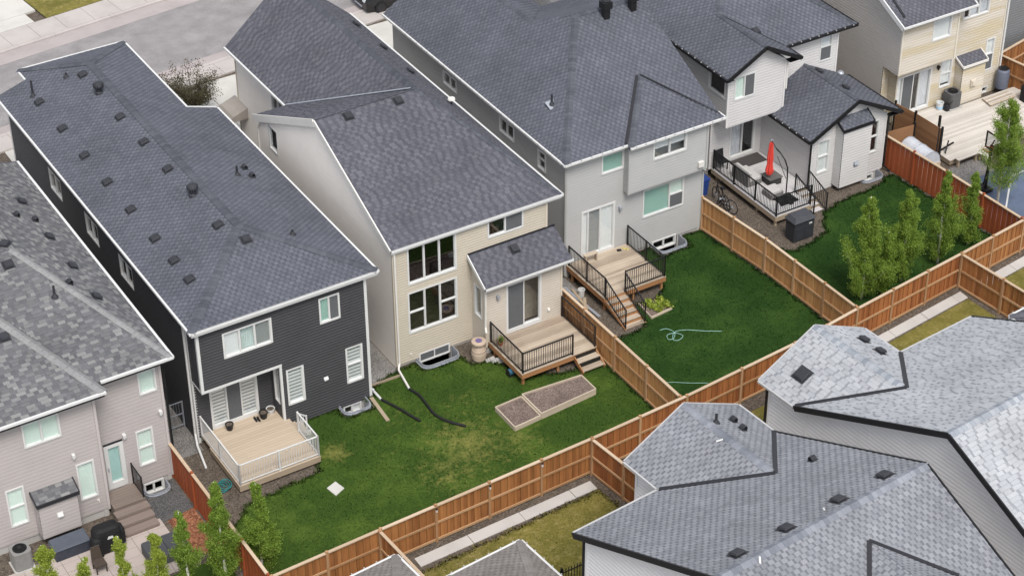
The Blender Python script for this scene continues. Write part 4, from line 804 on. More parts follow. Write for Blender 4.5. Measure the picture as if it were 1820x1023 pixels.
for a in ((46.42,yb,3,5.45),(49.35,yb,3,5.4),(49.15,Y,.1,2.85),(53.1,Y,.1,2.85),(52.98,60.4,2.6,5.4)): H.corner(*a,.08)
R=Roof(H.root,SH_CHAR); e=5.5
R.plane([(46.12,59.0,e),(48.0,59.0,6.52),(48.0,62.32,6.52),(50.1,64.8,7.66),(50.1,75,7.66),(46.12,75,e)]); R.plane([(48.0,59.0,6.52),(49.88,59.0,5.5),(49.88,60.1,5.5),(48.0,62.32,6.52)])
R.plane([(49.88,60.1,e),(53.7,60.1,e),(50.1,64.8,7.66),(48.0,62.32,6.52)]); R.plane([(53.7,60.1,e),(53.7,75,e),(50.1,75,7.66),(50.1,64.8,7.66)])
wa=4.12
R.plane([(48.85,56.72,2.86),(51.25,56.72,wa),(51.25,60.38,wa),(48.85,60.38,2.86)]); R.plane([(51.25,56.72,wa),(53.72,56.72,2.86),(53.72,60.38,2.86),(51.25,60.38,wa)])
R.cap((48.0,59,6.52),(48.0,62.32,6.52),w=.1); R.cap((51.25,56.72,wa),(51.25,60.38,wa),w=.1); R.cap((48,62.32,6.52),(50.1,64.8,7.66)); R.cap((53.7,60.1,e),(50.1,64.8,7.66),w=.1); R.valley((49.86,60.1,e),(48.0,62.3,6.52),.03,.06)
bump_out(H,R,50.4,51.92,56.5,Y,.22,3.05,3.4,BLACK)
R.finish(CAP_CHAR)
for p in crop(T3,[(418,165),(745,373),(883,458)]): box_vent(R,*p)
b=R.at(*crop(T3,[(858,383)])[0]); MB().lathe(b[1],[(.16,0),(.16,.06),(.1,.12),(.02,.14)],14).build('roof_vent',STEEL,H.root)
for (a,b) in (((46.08,58.98,e),(46.08,75,e)),((49.92,60.06,e),(53.75,60.06,e)),((48.81,56.72,2.86),(48.81,60.38,2.86)),((53.76,56.72,2.86),(53.76,60.38,2.86)),((53.75,60.06,e),(53.75,75,e)),((49.92,58.98,e),(49.92,60.0,e))): H.gutter(a,b,BLACK,.1,.12)
for (a,b) in (((46.12,58.97,5.52),(48,58.97,6.54)),((48,58.97,6.54),(49.88,58.97,5.52)),((48.85,56.69,2.88),(51.25,56.69,wa+.02)),((51.25,56.69,wa+.02),(53.72,56.69,2.88))): H.rake(a,b,BLACK,.05,.17)
light_string(H,[((46.04,59.2,5.5),(46.04,66,5.5)),((49.95,60.0,5.5),(53.7,60.0,5.5)),((48.77,56.9,2.86),(48.77,60.2,2.86))],0)
for q in ((46.2,46.45),(49.33,49.86)): H.box('soffit',*q,59.02,59.36,5.38,5.40,BLACK)
H.box('soffit',53.1,53.7,56.74,57.0,2.76,2.79,BLACK)
H.spout([(49.06,56.93,2.78),(49.06,56.93,.1)],BLACK); H.spout([(53.2,56.93,2.78),(53.2,56.93,.2),(53.3,56.6,.06)],BLACK); H.spout([(49.42,59.3,5.3),(49.42,59.3,4.0)],OFFW)
H.dryer(51.2,56.49,1.2,STEEL,.24); H.lamp(49.0,60.39,2.65,BLACK); H.well(51.75,52.9,Y,.6)
H.finish()
# ---------------- 6: beige house top right
def band_mat():
    m,t,ns,lk,b=newmat('siding_faded_beige'); geo=N(ns,'ShaderNodeNewGeometry'); sp=N(ns,'ShaderNodeSeparateXYZ'); lk.new(geo.outputs['Position'],sp.inputs[0])
    n=N(ns,'ShaderNodeTexNoise',Scale=1.,Detail=2.); v=N(ns,'ShaderNodeVectorMath',operation='MULTIPLY'); v.inputs[1].default_value=(.35,.35,2.4); lk.new(geo.outputs['Position'],v.inputs[0]); lk.new(v.outputs[0],n.inputs['Vector'])
    r=ramp(ns,[(.38,(.50,.43,.30)),(.5,(.51,.455,.36)),(.6,(.565,.515,.44))]); lk.new(n.outputs[0],r.inputs[0]); lk.new(r.outputs[0],b.inputs['Base Color']); b.inputs['Roughness'].default_value=.6; MATS['siding_faded_beige']=m; return m
H=House('beige_house','beige house with faded banded siding and a pale timber patio, top right',(59,59.6,0),band_mat(),.13,sid('beigetrim',(.60,.56,.48)))
Y=59.6; GREIGE=sid('greige',(.47,.44,.41))
H.wall((55.9,Y),(61.93,Y),.25,0,[dict(r=(61.03,61.56,1.24,2.88),hung={0:.5},blind={0:['screen','white']}),dict(r=(59.38,60.92,4.28,5.3),cols=[.6,1,1],blind={1:'curtain',2:'curtain'}),dict(r=(58.44,59.11,1.13,2.52),hung={0:.5},blind={0:['low','white']}),dict(r=(55.95,57.93,.37,2.41),cols=[.4,1,.6,1],name='sliding_door',fw=.08,sill=.12,blind={0:'white',1:'screen',3:'curtain'}),dict(r=(61.1,61.5,.05,.4))],outline=[(55.9,.02),(61.93,.02),(61.93,5.7),(58.65,5.7),(58.65,2.9),(55.9,2.9)])
H.wall((55.5,59.1),(58.65,59.1),2.88,5.3,[dict(r=(57.2,58.27,4.06,5.18),blind='white',fw=.07)]); H.wall((58.65,59.1),(58.65,Y),2.88,5.3); H.box('soffit',55.5,58.65,59.1,Y,2.84,2.88,MATS['siding_beigetrim'])
H.wall((55.5,74),(55.5,59.1),.1,0,outline=[(74,.1),(60.1,.1),(60.1,2.9),(59.1,2.9),(59.1,5.35),(63.5,7.5),(74,7.5)],sep=GREIGE); H.wall((55.5,60.1),(55.9,60.1),.1,2.88); H.wall((55.9,60.1),(55.9,Y),.1,2.88); H.wall((61.93,Y),(61.93,74),.1,5.7); H.wall((61.93,74),(55.5,74),.1,5.7)
R=Roof(H.root,SH_H3); R.plane([(55.25,58.8,5.42),(59.35,58.8,5.42),(59.35,63.4,7.55),(55.25,63.4,7.55)]); R.plane([(58.9,59.3,5.72),(62.2,59.3,5.72),(62.2,63.4,7.6),(58.9,63.4,7.6)]); R.plane([(55.25,63.4,7.55),(62.2,63.4,7.6),(62.2,74,7.5),(55.25,74,7.5)],False)
R.valley((55.6,59.2,5.64),(55.9,62.9,7.3),.03,.1)
bump_out(H,R,59.32,60.66,59.1,Y,.25,2.2,2.52,OFFW)
R.finish(CAP_CHAR,nind=250)
for (a,b) in (((55.2,58.76,5.42),(59.4,58.76,5.42)),): H.gutter(a,b,WHITE,.075,.085)
H.rake((55.22,58.8,5.44),(55.22,63.4,7.57),WHITE,.06,.22); H.rake((59.37,58.8,5.44),(59.37,63.4,7.57),WHITE,.05,.2)
for a in ((55.5,59.1,2.88,5.3),(58.66,59.09,2.88,5.3),(61.93,Y,.1,5.6)): H.corner(*a,.08)
H.spout([(62.0,59.5,5.6),(62.0,59.5,.2)],WHITE); H.lamp(58.25,Y-.01,2.3,BLACK); MB().box(59.85,60.15,58.97,59.09,1.1,1.4).box(59.9,60.05,58.93,58.97,1.15,1.35).build('meter_box',sid('meterbeige',(.55,.5,.42)),H.root)
H.finish()
# ---------------- 7: sliver of a grey house at the top right corner
H=House('slate_grey_house','slate grey lap-sided house wall in the top right corner',(64.5,62.5,0),sid('slate',(.17,.175,.18)),.13,sid('slatetrim',(.25,.25,.25)))
H.wall((63.4,75),(63.4,61.2),.1,6); H.wall((63.4,61.2),(70,61.2),.1,6); H.wall((70,61.2),(70,75),.1,6); H.wall((70,75),(63.4,75),.1,6); H.corner(63.4,61.2,.1,6)
R=Roof(H.root,SH_CHAR); R.plane([(63,60.8,6),(70.4,60.8,6),(66.7,68,8.2)],False); R.plane([(63,60.8,6),(66.7,68,8.2),(63,75.4,6)],False); R.plane([(70.4,60.8,6),(70.4,75.4,6),(66.7,68,8.2)],False); R.plane([(63,75.4,6),(66.7,68,8.2),(70.4,75.4,6)],False); R.finish(CAP_CHAR)
H.finish()
# ---------------- near houses, turned five degrees
YB=math.radians(5)
GUTG=paint('grey_edge_metal',(.40,.40,.40),.5,.1,3)
def near_house(name,label,u0,u1,vb,wu0,wu1,wv,shm,capm,sidm,vr,zr,vf,yaw=YB,frontgable=None,tabs=((.16,.19),(.09,.11),True)):
    H=House(name,label,((u0+u1)/2,vr,0),sidm,.15,sidm,yaw,off=.034); e=5.5; ov=.3; uc=(wu0+wu1)/2; pz=(zr-e)/(vb-vr); wz=6.68; vm=vb-(wz-e)/pz
    L,Rr=u0+ov,u1-ov; wl,wr=wu0+ov,wu1-ov; VB=vb-ov
    H.wall((L,VB),(L,vf+ov),.1,0,outline=[(VB,.1),(vf+ov,.1),(vf+ov,e-.05),(vr,zr-.12),(VB,e-.05)]) 
    H.wall((Rr,vf+ov),(Rr,VB),.1,0,outline=[(vf+ov,.1),(VB,.1),(VB,e-.05),(vr,zr-.12),(vf+ov,e-.05)])
    H.wall((L,vf+ov),(Rr,vf+ov),.1,e-.1); H.wall((Rr,VB),(L,VB),.1,e-.1)
    H.wall((wl,wv-ov),(wl,VB),.1,e-.1); H.wall((wr,VB),(wr,wv-ov),.1,e-.1); H.wall((wr,wv-ov),(wl,wv-ov),.1,0,outline=[(wr,.1),(wl,.1),(wl,e-.1),(uc,wz-.15),(wr,e-.1)])
    R=Roof(H.root,shm,yaw,tab=tabs[0],gap=tabs[1],rise=.016,brick=tabs[2])
    vl=(wu0-u0)>.3
    back=[(u0,vb,e)]+([(wu0,vb,e)] if vl else [])+[(uc,vm,wz),(wu1,vb,e)]+([(u1,vb,e)] if u1-wu1>.3 else [])+[(u1,vr,zr),(u0,vr,zr)]
    R.plane(back); R.plane([(u0,vr,zr),(u1,vr,zr),(u1,vf,e),(u0,vf,e)])
    R.plane([(wu0,vb,e),(wu0,wv,e),(uc,wv,wz),(uc,vm,wz)]); R.plane([(wu1,vb,e),(uc,vm,wz),(uc,wv,wz),(wu1,wv,e)])
    R.cap((u0,vr,zr),(u1,vr,zr),w=.17); R.cap((uc,vm,wz),(uc,wv,wz),w=.15)
    R.valley((wu0,vb,e),(uc,vm,wz),.05,.15); R.valley((wu1,vb,e),(uc,vm,wz),.05,.15)
    if frontgable:
        (g0,g1,gv)=frontgable; gc=(g0+g1)/2; gz=e+.5*(g1-g0)/2*1.0; gm=vf+(gz-e)/pz; R.plane([(g0,vf,e),(gc,gm,gz),(gc,gv,gz),(g0,gv,e)]); R.plane([(g1,vf,e),(g1,gv,e),(gc,gv,gz),(gc,gm,gz)])
    for (a,b) in (((u0,vb,e),(u0,vr,zr)),((u0,vr,zr),(u0,vf,e)),((u1,vb,e),(u1,vr,zr)),((u1,vr,zr),(u1,vf,e))):
        d=-.03 if a[0]==u0 else .03; H.rake((a[0]+d,a[1],a[2]+.01),(b[0]+d,b[1],b[2]+.01),BLACK,.05,.2)
    H.rake((wu0,wv+.02,e+.01),(uc,wv+.02,wz+.01),GUTG,.04,.08); H.rake((uc,wv+.02,wz+.01),(wu1,wv+.02,e+.01),GUTG,.04,.08)
    H.gutter((wu0-.04,vb+.05,e),(wu0-.04,wv,e),GUTG,.06,.07); H.gutter((wu1+.04,vb+.05,e),(wu1+.04,wv,e),GUTG,.06,.07)
    if vl: H.gutter((u0,vb+.05,e),(wu0,vb+.05,e),GUTG,.06,.07)
    if u1-wu1>.3: H.gutter((wu1,vb+.05,e),(u1,vb+.05,e),GUTG,.06,.07)
    H.corner(L,VB,.1,e-.1,.1); H.corner(wl,wv-ov,.1,e-.1,.1)
    return H,R
SIDB=sid('nearwhite',(.70,.685,.68),.04)
H,R=near_house('mid_grey_roof_house','nearest house bottom right with mid-grey shingles and a ridge of box vents',29.17,37.22,36.8,32.5,37.25,38.5,SH_MID,CAP_MID,SIDB,30.5,8.4,24.2)
# front gable on the near slope
def front_gable(H,R,px,py):
    b=R.at(px,py); c=b[1]; d=3.4
    for s in (-1,1):
        R.plane([tuple(c+[0,0,.03]),tuple(c+[0,-d,.03]),(c[0]+s*2.4,c[1]-d,c[2]-1.2),(c[0]+s*1.75,c[1]-1.9,c[2]-.87)])
        R.valley(c+np.array([0,0,.03]),(c[0]+s*1.75,c[1]-1.9,c[2]-.86),.05,.13)
NEAR=R
front_gable(H,R,1545,963)
R.finish(CAP_MID)
pipe_vent(R,*crop(T9,[(212,228)])[0],h=.4)
for p in crop(T9,[(1088,503),(850,630),(578,778),(325,910)]): box_vent(R,*p,.36,.12)
for p in crop(T9,[(300,220),(350,263),(715,425)]): hood_vent(R,*p)
H.spout([(29.42,36.62,5.3),(29.42,36.62,.2)],BLACK); H.finish()
H,R=near_house('light_roof_house','near house at the right edge with very light grey shingles and black rake trim',38.67,46.9,37.35,38.66,43.46,39.08,SH_LT,CAP_LT,SIDB,31.0,8.5,24.6,tabs=((.22,.44),(.05,.11),False))
R.finish(CAP_LT)
for p in crop(T6,[(978,775),(1063,835)]): box_vent(R,*p,.3,.15)
box_vent(R,*crop(T6,[(660,952)])[0],.42,.13)
H.spout([(38.9,38.9,5.3),(38.9,38.9,.2)],BLACK); H.finish()
def hip_house(name,label,u0,u1,v0,v1,shm,sidm,e=3.0,kv=2.6):
    H=House(name,label,((u0+u1)/2,(v0+v1)/2,0),sidm,.145,sidm,YB); uc=(u0+u1)/2; z=e+.38*kv
    a,b,c,d=u0+.25,u1-.25,v0+.25,v1-.25
    for s,t in (((a,c),(b,c)),((b,c),(b,d)),((b,d),(a,d)),((a,d),(a,c))): H.wall(s,t,.1,e-.1)
    R=Roof(H.root,shm,YB); R.plane([(u0,v1,e),(uc,v1-kv,z),(u1,v1,e)]); R.plane([(u0,v0,e),(u1,v0,e),(uc,v0+kv,z)]); R.plane([(u0,v0,e),(uc,v0+kv,z),(uc,v1-kv,z),(u0,v1,e)]); R.plane([(u1,v0,e),(u1,v1,e),(uc,v1-kv,z),(uc,v0+kv,z)])
    R.cap((u0,v1,e),(uc,v1-kv,z)); R.cap((u1,v1,e),(uc,v1-kv,z)); R.cap((uc,v0+kv,z),(uc,v1-kv,z)); R.finish()
    for s,t in (((u0,v1+.04,e),(u1,v1+.04,e)),((u1+.04,v1,e),(u1+.04,v0,e)),((u0-.04,v0,e),(u0-.04,v1,e))): H.gutter(s,t,WHITE,.075,.085)
    light_string(H,[((u1+.08,v1,e),(u1+.08,v0,e)),((u0,v1+.08,e),(u1,v1+.08,e))],0)
    H.finish()
TAUS=sid('sand',(.45,.42,.38))
hip_house('taupe_roof_house','house with taupe roof corner at the bottom edge, left of the fence stub',22.6,25.81,30,41.53,SH_TAUPE,TAUS)
hip_house('taupe_roof_house','house with taupe hip roof peeking in at the bottom edge, right of the fence stub',26.5,29.35,28,39.74,SH_TAUPE,TAUS)
hip_house('dark_roof_house','dark eave corner of a house just entering at the right edge past the lightest roof',47.97,54.5,26,36.6,SH_H3,SIDB,5.5,3.2)
# =================================================================== DECKS AND STEPS
COMPO=wood('composite_decking',(.42,.34,.255),(.52,.43,.33),.7,0,.2); PINE=wood('weathered_pine',(.23,.18,.135),(.49,.41,.32),.8,0,.8); RIM=wood('deck_rim_cedar',(.30,.14,.06),(.42,.22,.10),.75,0,.4); PTWOOD=wood('treated_timber',(.26,.20,.14),(.42,.34,.25),.8,0,.5); GREYB=wood('grey_composite',(.17,.135,.115),(.235,.19,.165),.7,0,.2)
def steps(t,x0,x1,ytop,n,run,ztop,rise,tm,sm,riser=None,side=True):
    for i in range(n):
        y1=ytop-run*i; z=ztop-rise*(i+1)
        for k in range(2): piece('stair_tread',t,(x0,y1-run*(.25+.5*k)+.02,z-.018),(x1,y1-run*(.25+.5*k)+.02,z-.018),run/2-.008,.036,tm)
        if riser: piece('riser',t,(x0+.02,y1-.012,z+rise/2-.02),(x1-.02,y1-.012,z+rise/2-.02),.02,rise-.03,riser)
    if side:
        for x in (x0+.02,x1-.02):
            m=MB(); y2=ytop-run*n; zb=ztop-rise*n; m.hexa([(x-.02,ytop,ztop-.26),(x+.02,ytop,ztop-.26),(x+.02,y2+.05,.0),(x-.02,y2+.05,.0),(x-.02,ytop,ztop-.06),(x+.02,ytop,ztop-.06),(x+.02,y2-.02,max(.04,zb-.03)),(x-.02,y2-.02,max(.04,zb-.03))]); m.build('stringer',sm,t)
# white-railed deck of the charcoal house
t=deck('rear_deck','composite deck with white picket railing behind the charcoal house',20.47,23.62,52.12,54.62,.37,COMPO,PTWOOD,rim=.22)
for i in range(6): piece('deck_board',t,(20.5,54.69+i*.14,.356),(23.42,54.69+i*.14,.356),.131,.028,COMPO)
railing(t,[((20.52,55.35),(20.52,52.17)),((20.52,52.17),(23.57,52.17)),((23.57,52.17),(23.57,53.75))],.37,.88,WHITE,.095,.06)
railing(t,[((23.57,53.75),(23.9,53.75,.1)),],.37,.85,WHITE,.1,.05)
for i in range(2): piece('stair_tread',t,(23.66+.25*i,53.8,.24-.13*i),(23.66+.25*i,54.5,.24-.13*i),.24,.036,COMPO,)
MB().box(23.64,24.1,53.82,53.86,0,.2).box(23.64,24.1,54.44,54.48,0,.2).build('stringer',WHITE,t)
# black-railed deck of the tan house
t=deck('rear_deck','weathered pine deck with black railing behind the tan house',32.0,35.3,52.15,54.6,.57,PINE,RIM)
railing(t,[((32.06,54.5),(32.06,52.2)),((32.06,52.2),(34.25,52.2)),((35.24,52.2),(35.24,54.5))],.57,.92,BLACK,.098,.05)
steps(t,34.28,35.28,52.14,2,.32,.57,.19,PINE,RIM,BLACK)
# deck of the grey house with its flight of steps
t=deck('rear_deck','pine deck with black railing and five steps behind the pale grey house',37.2,40.12,54.5,57.26,.64,PINE,RIM)
railing(t,[((37.26,57.15),(37.26,54.55)),((38.2,54.55),(40.06,54.55)),((40.06,54.55),(40.06,57.15))],.64,.92,BLACK,.098,.05)
steps(t,37.22,38.2,54.5,5,.29,.64,.118,PINE,RIM,RIM)
railing(t,[((37.26,54.5,.62),(37.26,53.1,.02)),((38.16,54.5,.62),(38.16,53.1,.02))],0,.9,BLACK,.12,.045)
# deck of the light grey house
VINYL=paint('grey_vinyl_deck',(.46,.45,.45),.6,.1,3,objvar=.1)
t=deck('rear_deck','grey boarded deck with black railing beside the rear wing of the light grey house',46.5,49.08,57.0,60.3,.5,VINYL,PTWOOD)
for i in range(9): piece('deck_board',t,(46.5,55.86+i*.1385,.486),(48.36,55.86+i*.1385,.486),.13,.028,VINYL)
MB().box(46.5,48.36,55.78,55.82,.26,.47).box(46.5,46.54,55.82,57,.26,.47).box(48.32,48.36,55.82,57,.26,.47).build('deck_frame',PTWOOD,t)
for q in ((46.6,55.9),(48.25,55.9)): piece('support_post',t,(*q,-.05),(*q,.45),.09,.09,PTWOOD)
railing(t,[((46.55,60.2),(46.55,55.82)),((46.55,55.82),(48.32,55.82))],.5,.92,BLACK,.098,.06)
steps(t,48.4,49.05,56.95,4,.3,.5,.11,VINYL,PTWOOD,PTWOOD)
railing(t,[((48.36,56.9,.48),(48.36,55.6,.02)),((49.02,56.9,.48),(49.02,55.6,.02))],0,.9,BLACK,.11,.05)
MB().box(47.4,48.95,59.55,60.3,.502,.515).build('door_mat',paint('dark_mat',(.05,.045,.045),.9,.2,8),t)
# grey steps of the taupe house
t=thing('porch_steps','taupe composite landing and steps below the white back door',"steps",(16.8,53.2,0))
for i in range(7): piece('deck_board',t,(16.27,53.25+i*.135,.47),(17.4,53.25+i*.135,.47),.127,.028,GREYB)
MB().box(16.27,17.4,53.2,54.1,.02,.45).build('step_base',GREYB,t)
for i in range(3):
    MB().box(16.22,17.42,52.82-.36*i,53.18-.36*i,0.0,.34-.12*i).build('riser',GREYB,t)
    for k in range(2): piece('stair_tread',t,(16.2,52.92-.36*i+.17*k,.355-.12*i),(17.44,52.92-.36*i+.17*k,.355-.12*i),.165,.028,GREYB)
m=MB(); m.beam((17.37,54.1,1.35),(17.37,53.25,1.35),.04,.04); m.beam((17.37,54.1,.55),(17.37,53.25,.55),.03,.03)
for y in (54.1,53.25): m.beam((17.37,y,.45),(17.37,y,1.4),.045,.045)
r=m.build('railing',BLACK,t); MB().box(17.365,17.375,53.29,54.06,.6,1.3).build('glass_panel',glass_mat('smoked_glass',(.25,.25,.26),1.2),r)
# =================================================================== FENCES
CED=wood('cedar_pickets',(.17,.062,.02),(.41,.18,.062),.8,2,.8); CEDN=wood('new_cedar_pickets',(.33,.15,.055),(.56,.30,.122),.8,2,.6); CEDC=wood('cedar_rail',(.33,.185,.09),(.47,.295,.165),.8,0,.4); CEDR=wood('red_stained_pickets',(.27,.065,.024),(.36,.095,.036),.7,2,.4); CEDD=wood('dark_cedar_pickets',(.18,.058,.02),(.40,.155,.052),.8,2,.8); CAPL=wood('pale_cap',(.42,.31,.21),(.58,.46,.34),.8,0,.4)
g='cedar fences around the yards'; FH=1.6
fence('board_fence','long cedar back fence below the lawn of the charcoal and tan houses',FB[:3],FH,CED,1,CAPL,2.1,group=g,railmat=CEDC)
bf=[o for o in COL.objects if o.name.startswith('board_fence')][0]
for (x,y) in ((22.95,46.4),(25.08,46.47),(27.21,46.54),(29.34,46.61)):
    piece('post_light',bf,(x,y-.1,1.36),(x,y-.1,1.47),.05,.05,WHITE); piece('post_light',bf,(x,y-.1,1.47),(x,y-.1,1.53),.06,.06,BLACK)
fence('board_fence','reddish cedar back fence running up right behind the grey and light grey houses',FB[2:7],FH,CEDD,1,CAPL,2.15,group=g,railmat=CEDC)
fence('board_fence','cedar back fence continuing past the fence corner at the right edge',FB[6:],FH,CED,1,CAPL,2.0,group=g,railmat=CEDC)
fence('board_fence','rust-stained fence between the taupe house and the charcoal house',[(18.87,54.25),(18.87,46.35)],FH,CEDR,1,CAPL,2.2,group=g,rails=False,postmat=CEDR)
fence('board_fence','bright new cedar fence between the decks of the tan and grey houses',[(35.47,55.3),(35.45,46.95)],FH,CEDN,1,CAPL,2.15,group=g,railmat=CEDC)
fence('board_fence','new cedar fence between the grey house and the lawn with the row of young trees',[(43.83,57.25),(44.17,53.4),(44.27,47.95)],FH,CEDN,1,CAPL,2.0,group=g,railmat=CEDC)
fence('board_fence','smooth red-brown fence beside the one-storey wing',[(53.35,57.3),(53.62,53.5),(53.8,49.2)],FH,CEDR,1,CAPL,1.95,group=g,rails=False,postmat=CEDR)
for (l,a) in (('short fence stub below the long back fence beside the taupe roofs',[(22.92,46.3),(23.1,43.2)]),('short red-brown fence stub reaching the nearest grey roof',[(31.47,46.6),(31.85,43.2)]),('fence stub at the right edge above the lightest roof',[(50.04,48.5),(50.45,44.2)])):
    fence('board_fence',l,a,FH,CEDD if 'red' in l else CED,1,CAPL,2.2,group=g,railmat=CEDC)
def slat_fence(label,pts,h,mat,n=9):
    t=thing('slat_fence',label,'fence',(*pts[0],0)); 
    for a,b in zip(pts,pts[1:]):
        for i in range(n): z=.08+(h-.08)*(i+.5)/n; piece('slat',t,(*a,z),(*b,z),.022,(h-.08)/n-.006,mat)
    for p in pts: piece('post',t,(*p,-.1),(*p,h+.12),.08,.08,BLACK)
    return t
slat_fence('brown horizontal slat screen with black posts beside the timber patio',[(55.45,59.0),(55.62,57.85),(55.68,56.2)],FH,wood('brown_slats',(.22,.11,.055),(.33,.18,.09),.75,1,.4))
slat_fence('short horizontal slat fence joining the red fence to the patio screen',[(53.5,57.36),(55.0,57.2)],FH-.05,MATS['brown_slats'])
fence('board_fence','cedar fence beside the blue-grey barrel at the top right',[(62.35,59.95),(62.75,57.6)],1.6,CED,1,CAPL,2.0,group=g,railmat=CEDC)
fence('board_fence','cedar fence at the top right corner behind the barrel',[(62.4,60.0),(66.5,60.9)],1.6,CED,1,CAPL,2.0,group=g,railmat=CEDC)
t=thing('iron_fence','black metal picket fence below the olive lawn',"fence",(30.0,39.3,0),YB)
m=MB(); m.beam((29.0,39.45,1.15),(32.4,39.2,1.15),.03,.03); m.beam((29.0,39.45,.2),(32.4,39.2,.2),.03,.03); m.build('rail',BLACK,t)
for i in range(32): c=(29.0+3.4*i/31,39.45-.25*i/31); piece('picket',t,(*c,.05),(*c,1.3),.02,.02,BLACK)
for i in range(3): c=(29.0+1.7*i,39.45-.125*i); piece('post',t,(*c,-.1),(*c,1.38),.06,.06,BLACK)
# =================================================================== TREES
LEAF=leaf_mat('aspen_leaves',[(0,(.075,.14,.018)),(.5,(.18,.275,.038)),(1,(.32,.42,.08))]); LEAFY=leaf_mat('young_aspen_leaves',[(0,(.14,.20,.024)),(.5,(.28,.35,.048)),(1,(.44,.49,.10))])
gl='young columnar aspens by the rust-stained fence'
for k,(x,y,h,r,mt,n,l) in enumerate(((12.35,48.0,4.9,.55,LEAFY,6500,'loose yellow-green aspen in front of the air conditioner'),(13.4,48.0,3.75,.42,LEAFY,3000,'smallest aspen tip, just reaching in at the bottom left'),(14.65,48.0,4.15,.33,LEAFY,5000,'slim yellow-green aspen in front of the covered barbecue'),(15.75,48.0,3.8,.37,LEAFY,4500,'slim aspen between the grey steps and the dark mat'),(16.78,48.05,4.15,.38,LEAF,6000,'slim aspen in front of the red mulch bed'),(18.15,48.3,4.5,.40,LEAF,8500,'full aspen on the taupe house side of the rust-stained fence'),(19.35,48.0,4.1,.40,LEAF,8500,'full aspen on the lawn side of the rust-stained fence'))):
    aspen(l,x,y,h,r,mt,int(n*1.9),gl,seed=k)
gr='young aspens in the lawn behind the light grey house'
for k,(x,y,h,r,mt,n,l) in enumerate(((46.2,49.85,4.9,.58,LEAF,11000,'tallest leftmost aspen of the row in the fenced lawn'),(47.2,49.75,3.0,.40,LEAF,5000,'low bushy aspen between the two tallest of the row'),(48.4,50.05,4.4,.56,LEAF,10000,'second tall aspen of the row in the fenced lawn'),(50.4,50.2,4.6,.42,LEAF,6500,'thin aspen of the row in front of the red-brown fence'),(52.4,50.6,3.6,.36,LEAF,4000,'small aspen at the right end of the row by the red-brown fence'))):
    aspen(l,x,y,h,r,mt,int(n*2.3),gr,seed=20+k,bare=.03,loose=1.25)
aspen('loose leafy tree in front of the basketball hoop behind the red-brown fence',55.2,52.0,5.3,.95,LEAF,16000,seed=40,bare=.15,loose=1.2)
# dark-leaved shrub at the street side
SHR=leaf_mat('bronze_leaves',[(0,(.045,.040,.022)),(.6,(.085,.074,.042)),(1,(.14,.125,.066))])
t=thing('ornamental_tree','bronze-leaved small tree on the street side between the dark and tan houses','tree',(29.9,76.9,0)); m=MB(); C=[]
for i in range(24):
    a=i*2.4; L=random.uniform(.5,1.35); b=np.array([29.9,76.9,.4]); e=b+np.array([math.cos(a)*L,math.sin(a)*L,random.uniform(.7,1.5)]); m.tube([b,(b+e)/2,e],[.03,.02,.006],5)
    for q in np.linspace(.35,1.1,7): C.append(b*(1-q)+e*q)
m.tube([(29.9,76.9,-.05),(29.9,76.9,.55)],[.06,.045],7); m.build('trunk',BARKD,t)
V,k,P=leaf_cloud(9000,np.array(C),np.array([.14,.14,.13]),(.025,.05),None,.3); leaf_object('crown',V,k,np.random.rand(k),SHR,t,(29.9,76.9,0))
# =================================================================== THINGS IN THE YARDS
def rbox(m,x0,x1,y0,y1,z0,z1,r=.06,n=3,top=0.0):
    """upright box with rounded corners; top>0 rounds the upper edge inwards"""
    pts=[]
    for cx,cy,a0 in ((x1-r,y1-r,0),(x0+r,y1-r,.5),(x0+r,y0+r,1),(x1-r,y0+r,1.5)):
        for k in range(n+1): a=math.pi*(a0+.5*k/n); pts.append((cx+r*math.cos(a),cy+r*math.sin(a)))
    cx,cy=(x0+x1)/2,(y0+y1)/2; rings=[(1,z0),(1,z1-top),((1-.35*top/max(.01,min(x1-x0,y1-y0))*1.0),z1-top*.35),((1-1.2*top/max(.01,min(x1-x0,y1-y0))),z1)] if top else [(1,z0),(1,z1)]
    ks=[]
    for s,z in rings:
        ks.append(len(m.v)); m.v.extend([(cx+(p[0]-cx)*s,cy+(p[1]-cy)*s,z) for p in pts])
    N_=len(pts)
    for a,b in zip(ks,ks[1:]):
        for j in range(N_): m.f.append((a+j,a+(j+1)%N_,b+(j+1)%N_,b+j)); m.t.append(0.); m.mi.append(m.cm)
    m.f.append(tuple(ks[-1]+j for j in range(N_))); m.f.append(tuple(ks[0]+j for j in range(N_))[::-1]); m.t+=[0.,0.]; m.mi+=[m.cm]*2
    return m
ACM=paint('ac_grey',(.20,.195,.19),.55,.12,5); ACD=paint('ac_dark',(.09,.09,.092),.55,.15,5)
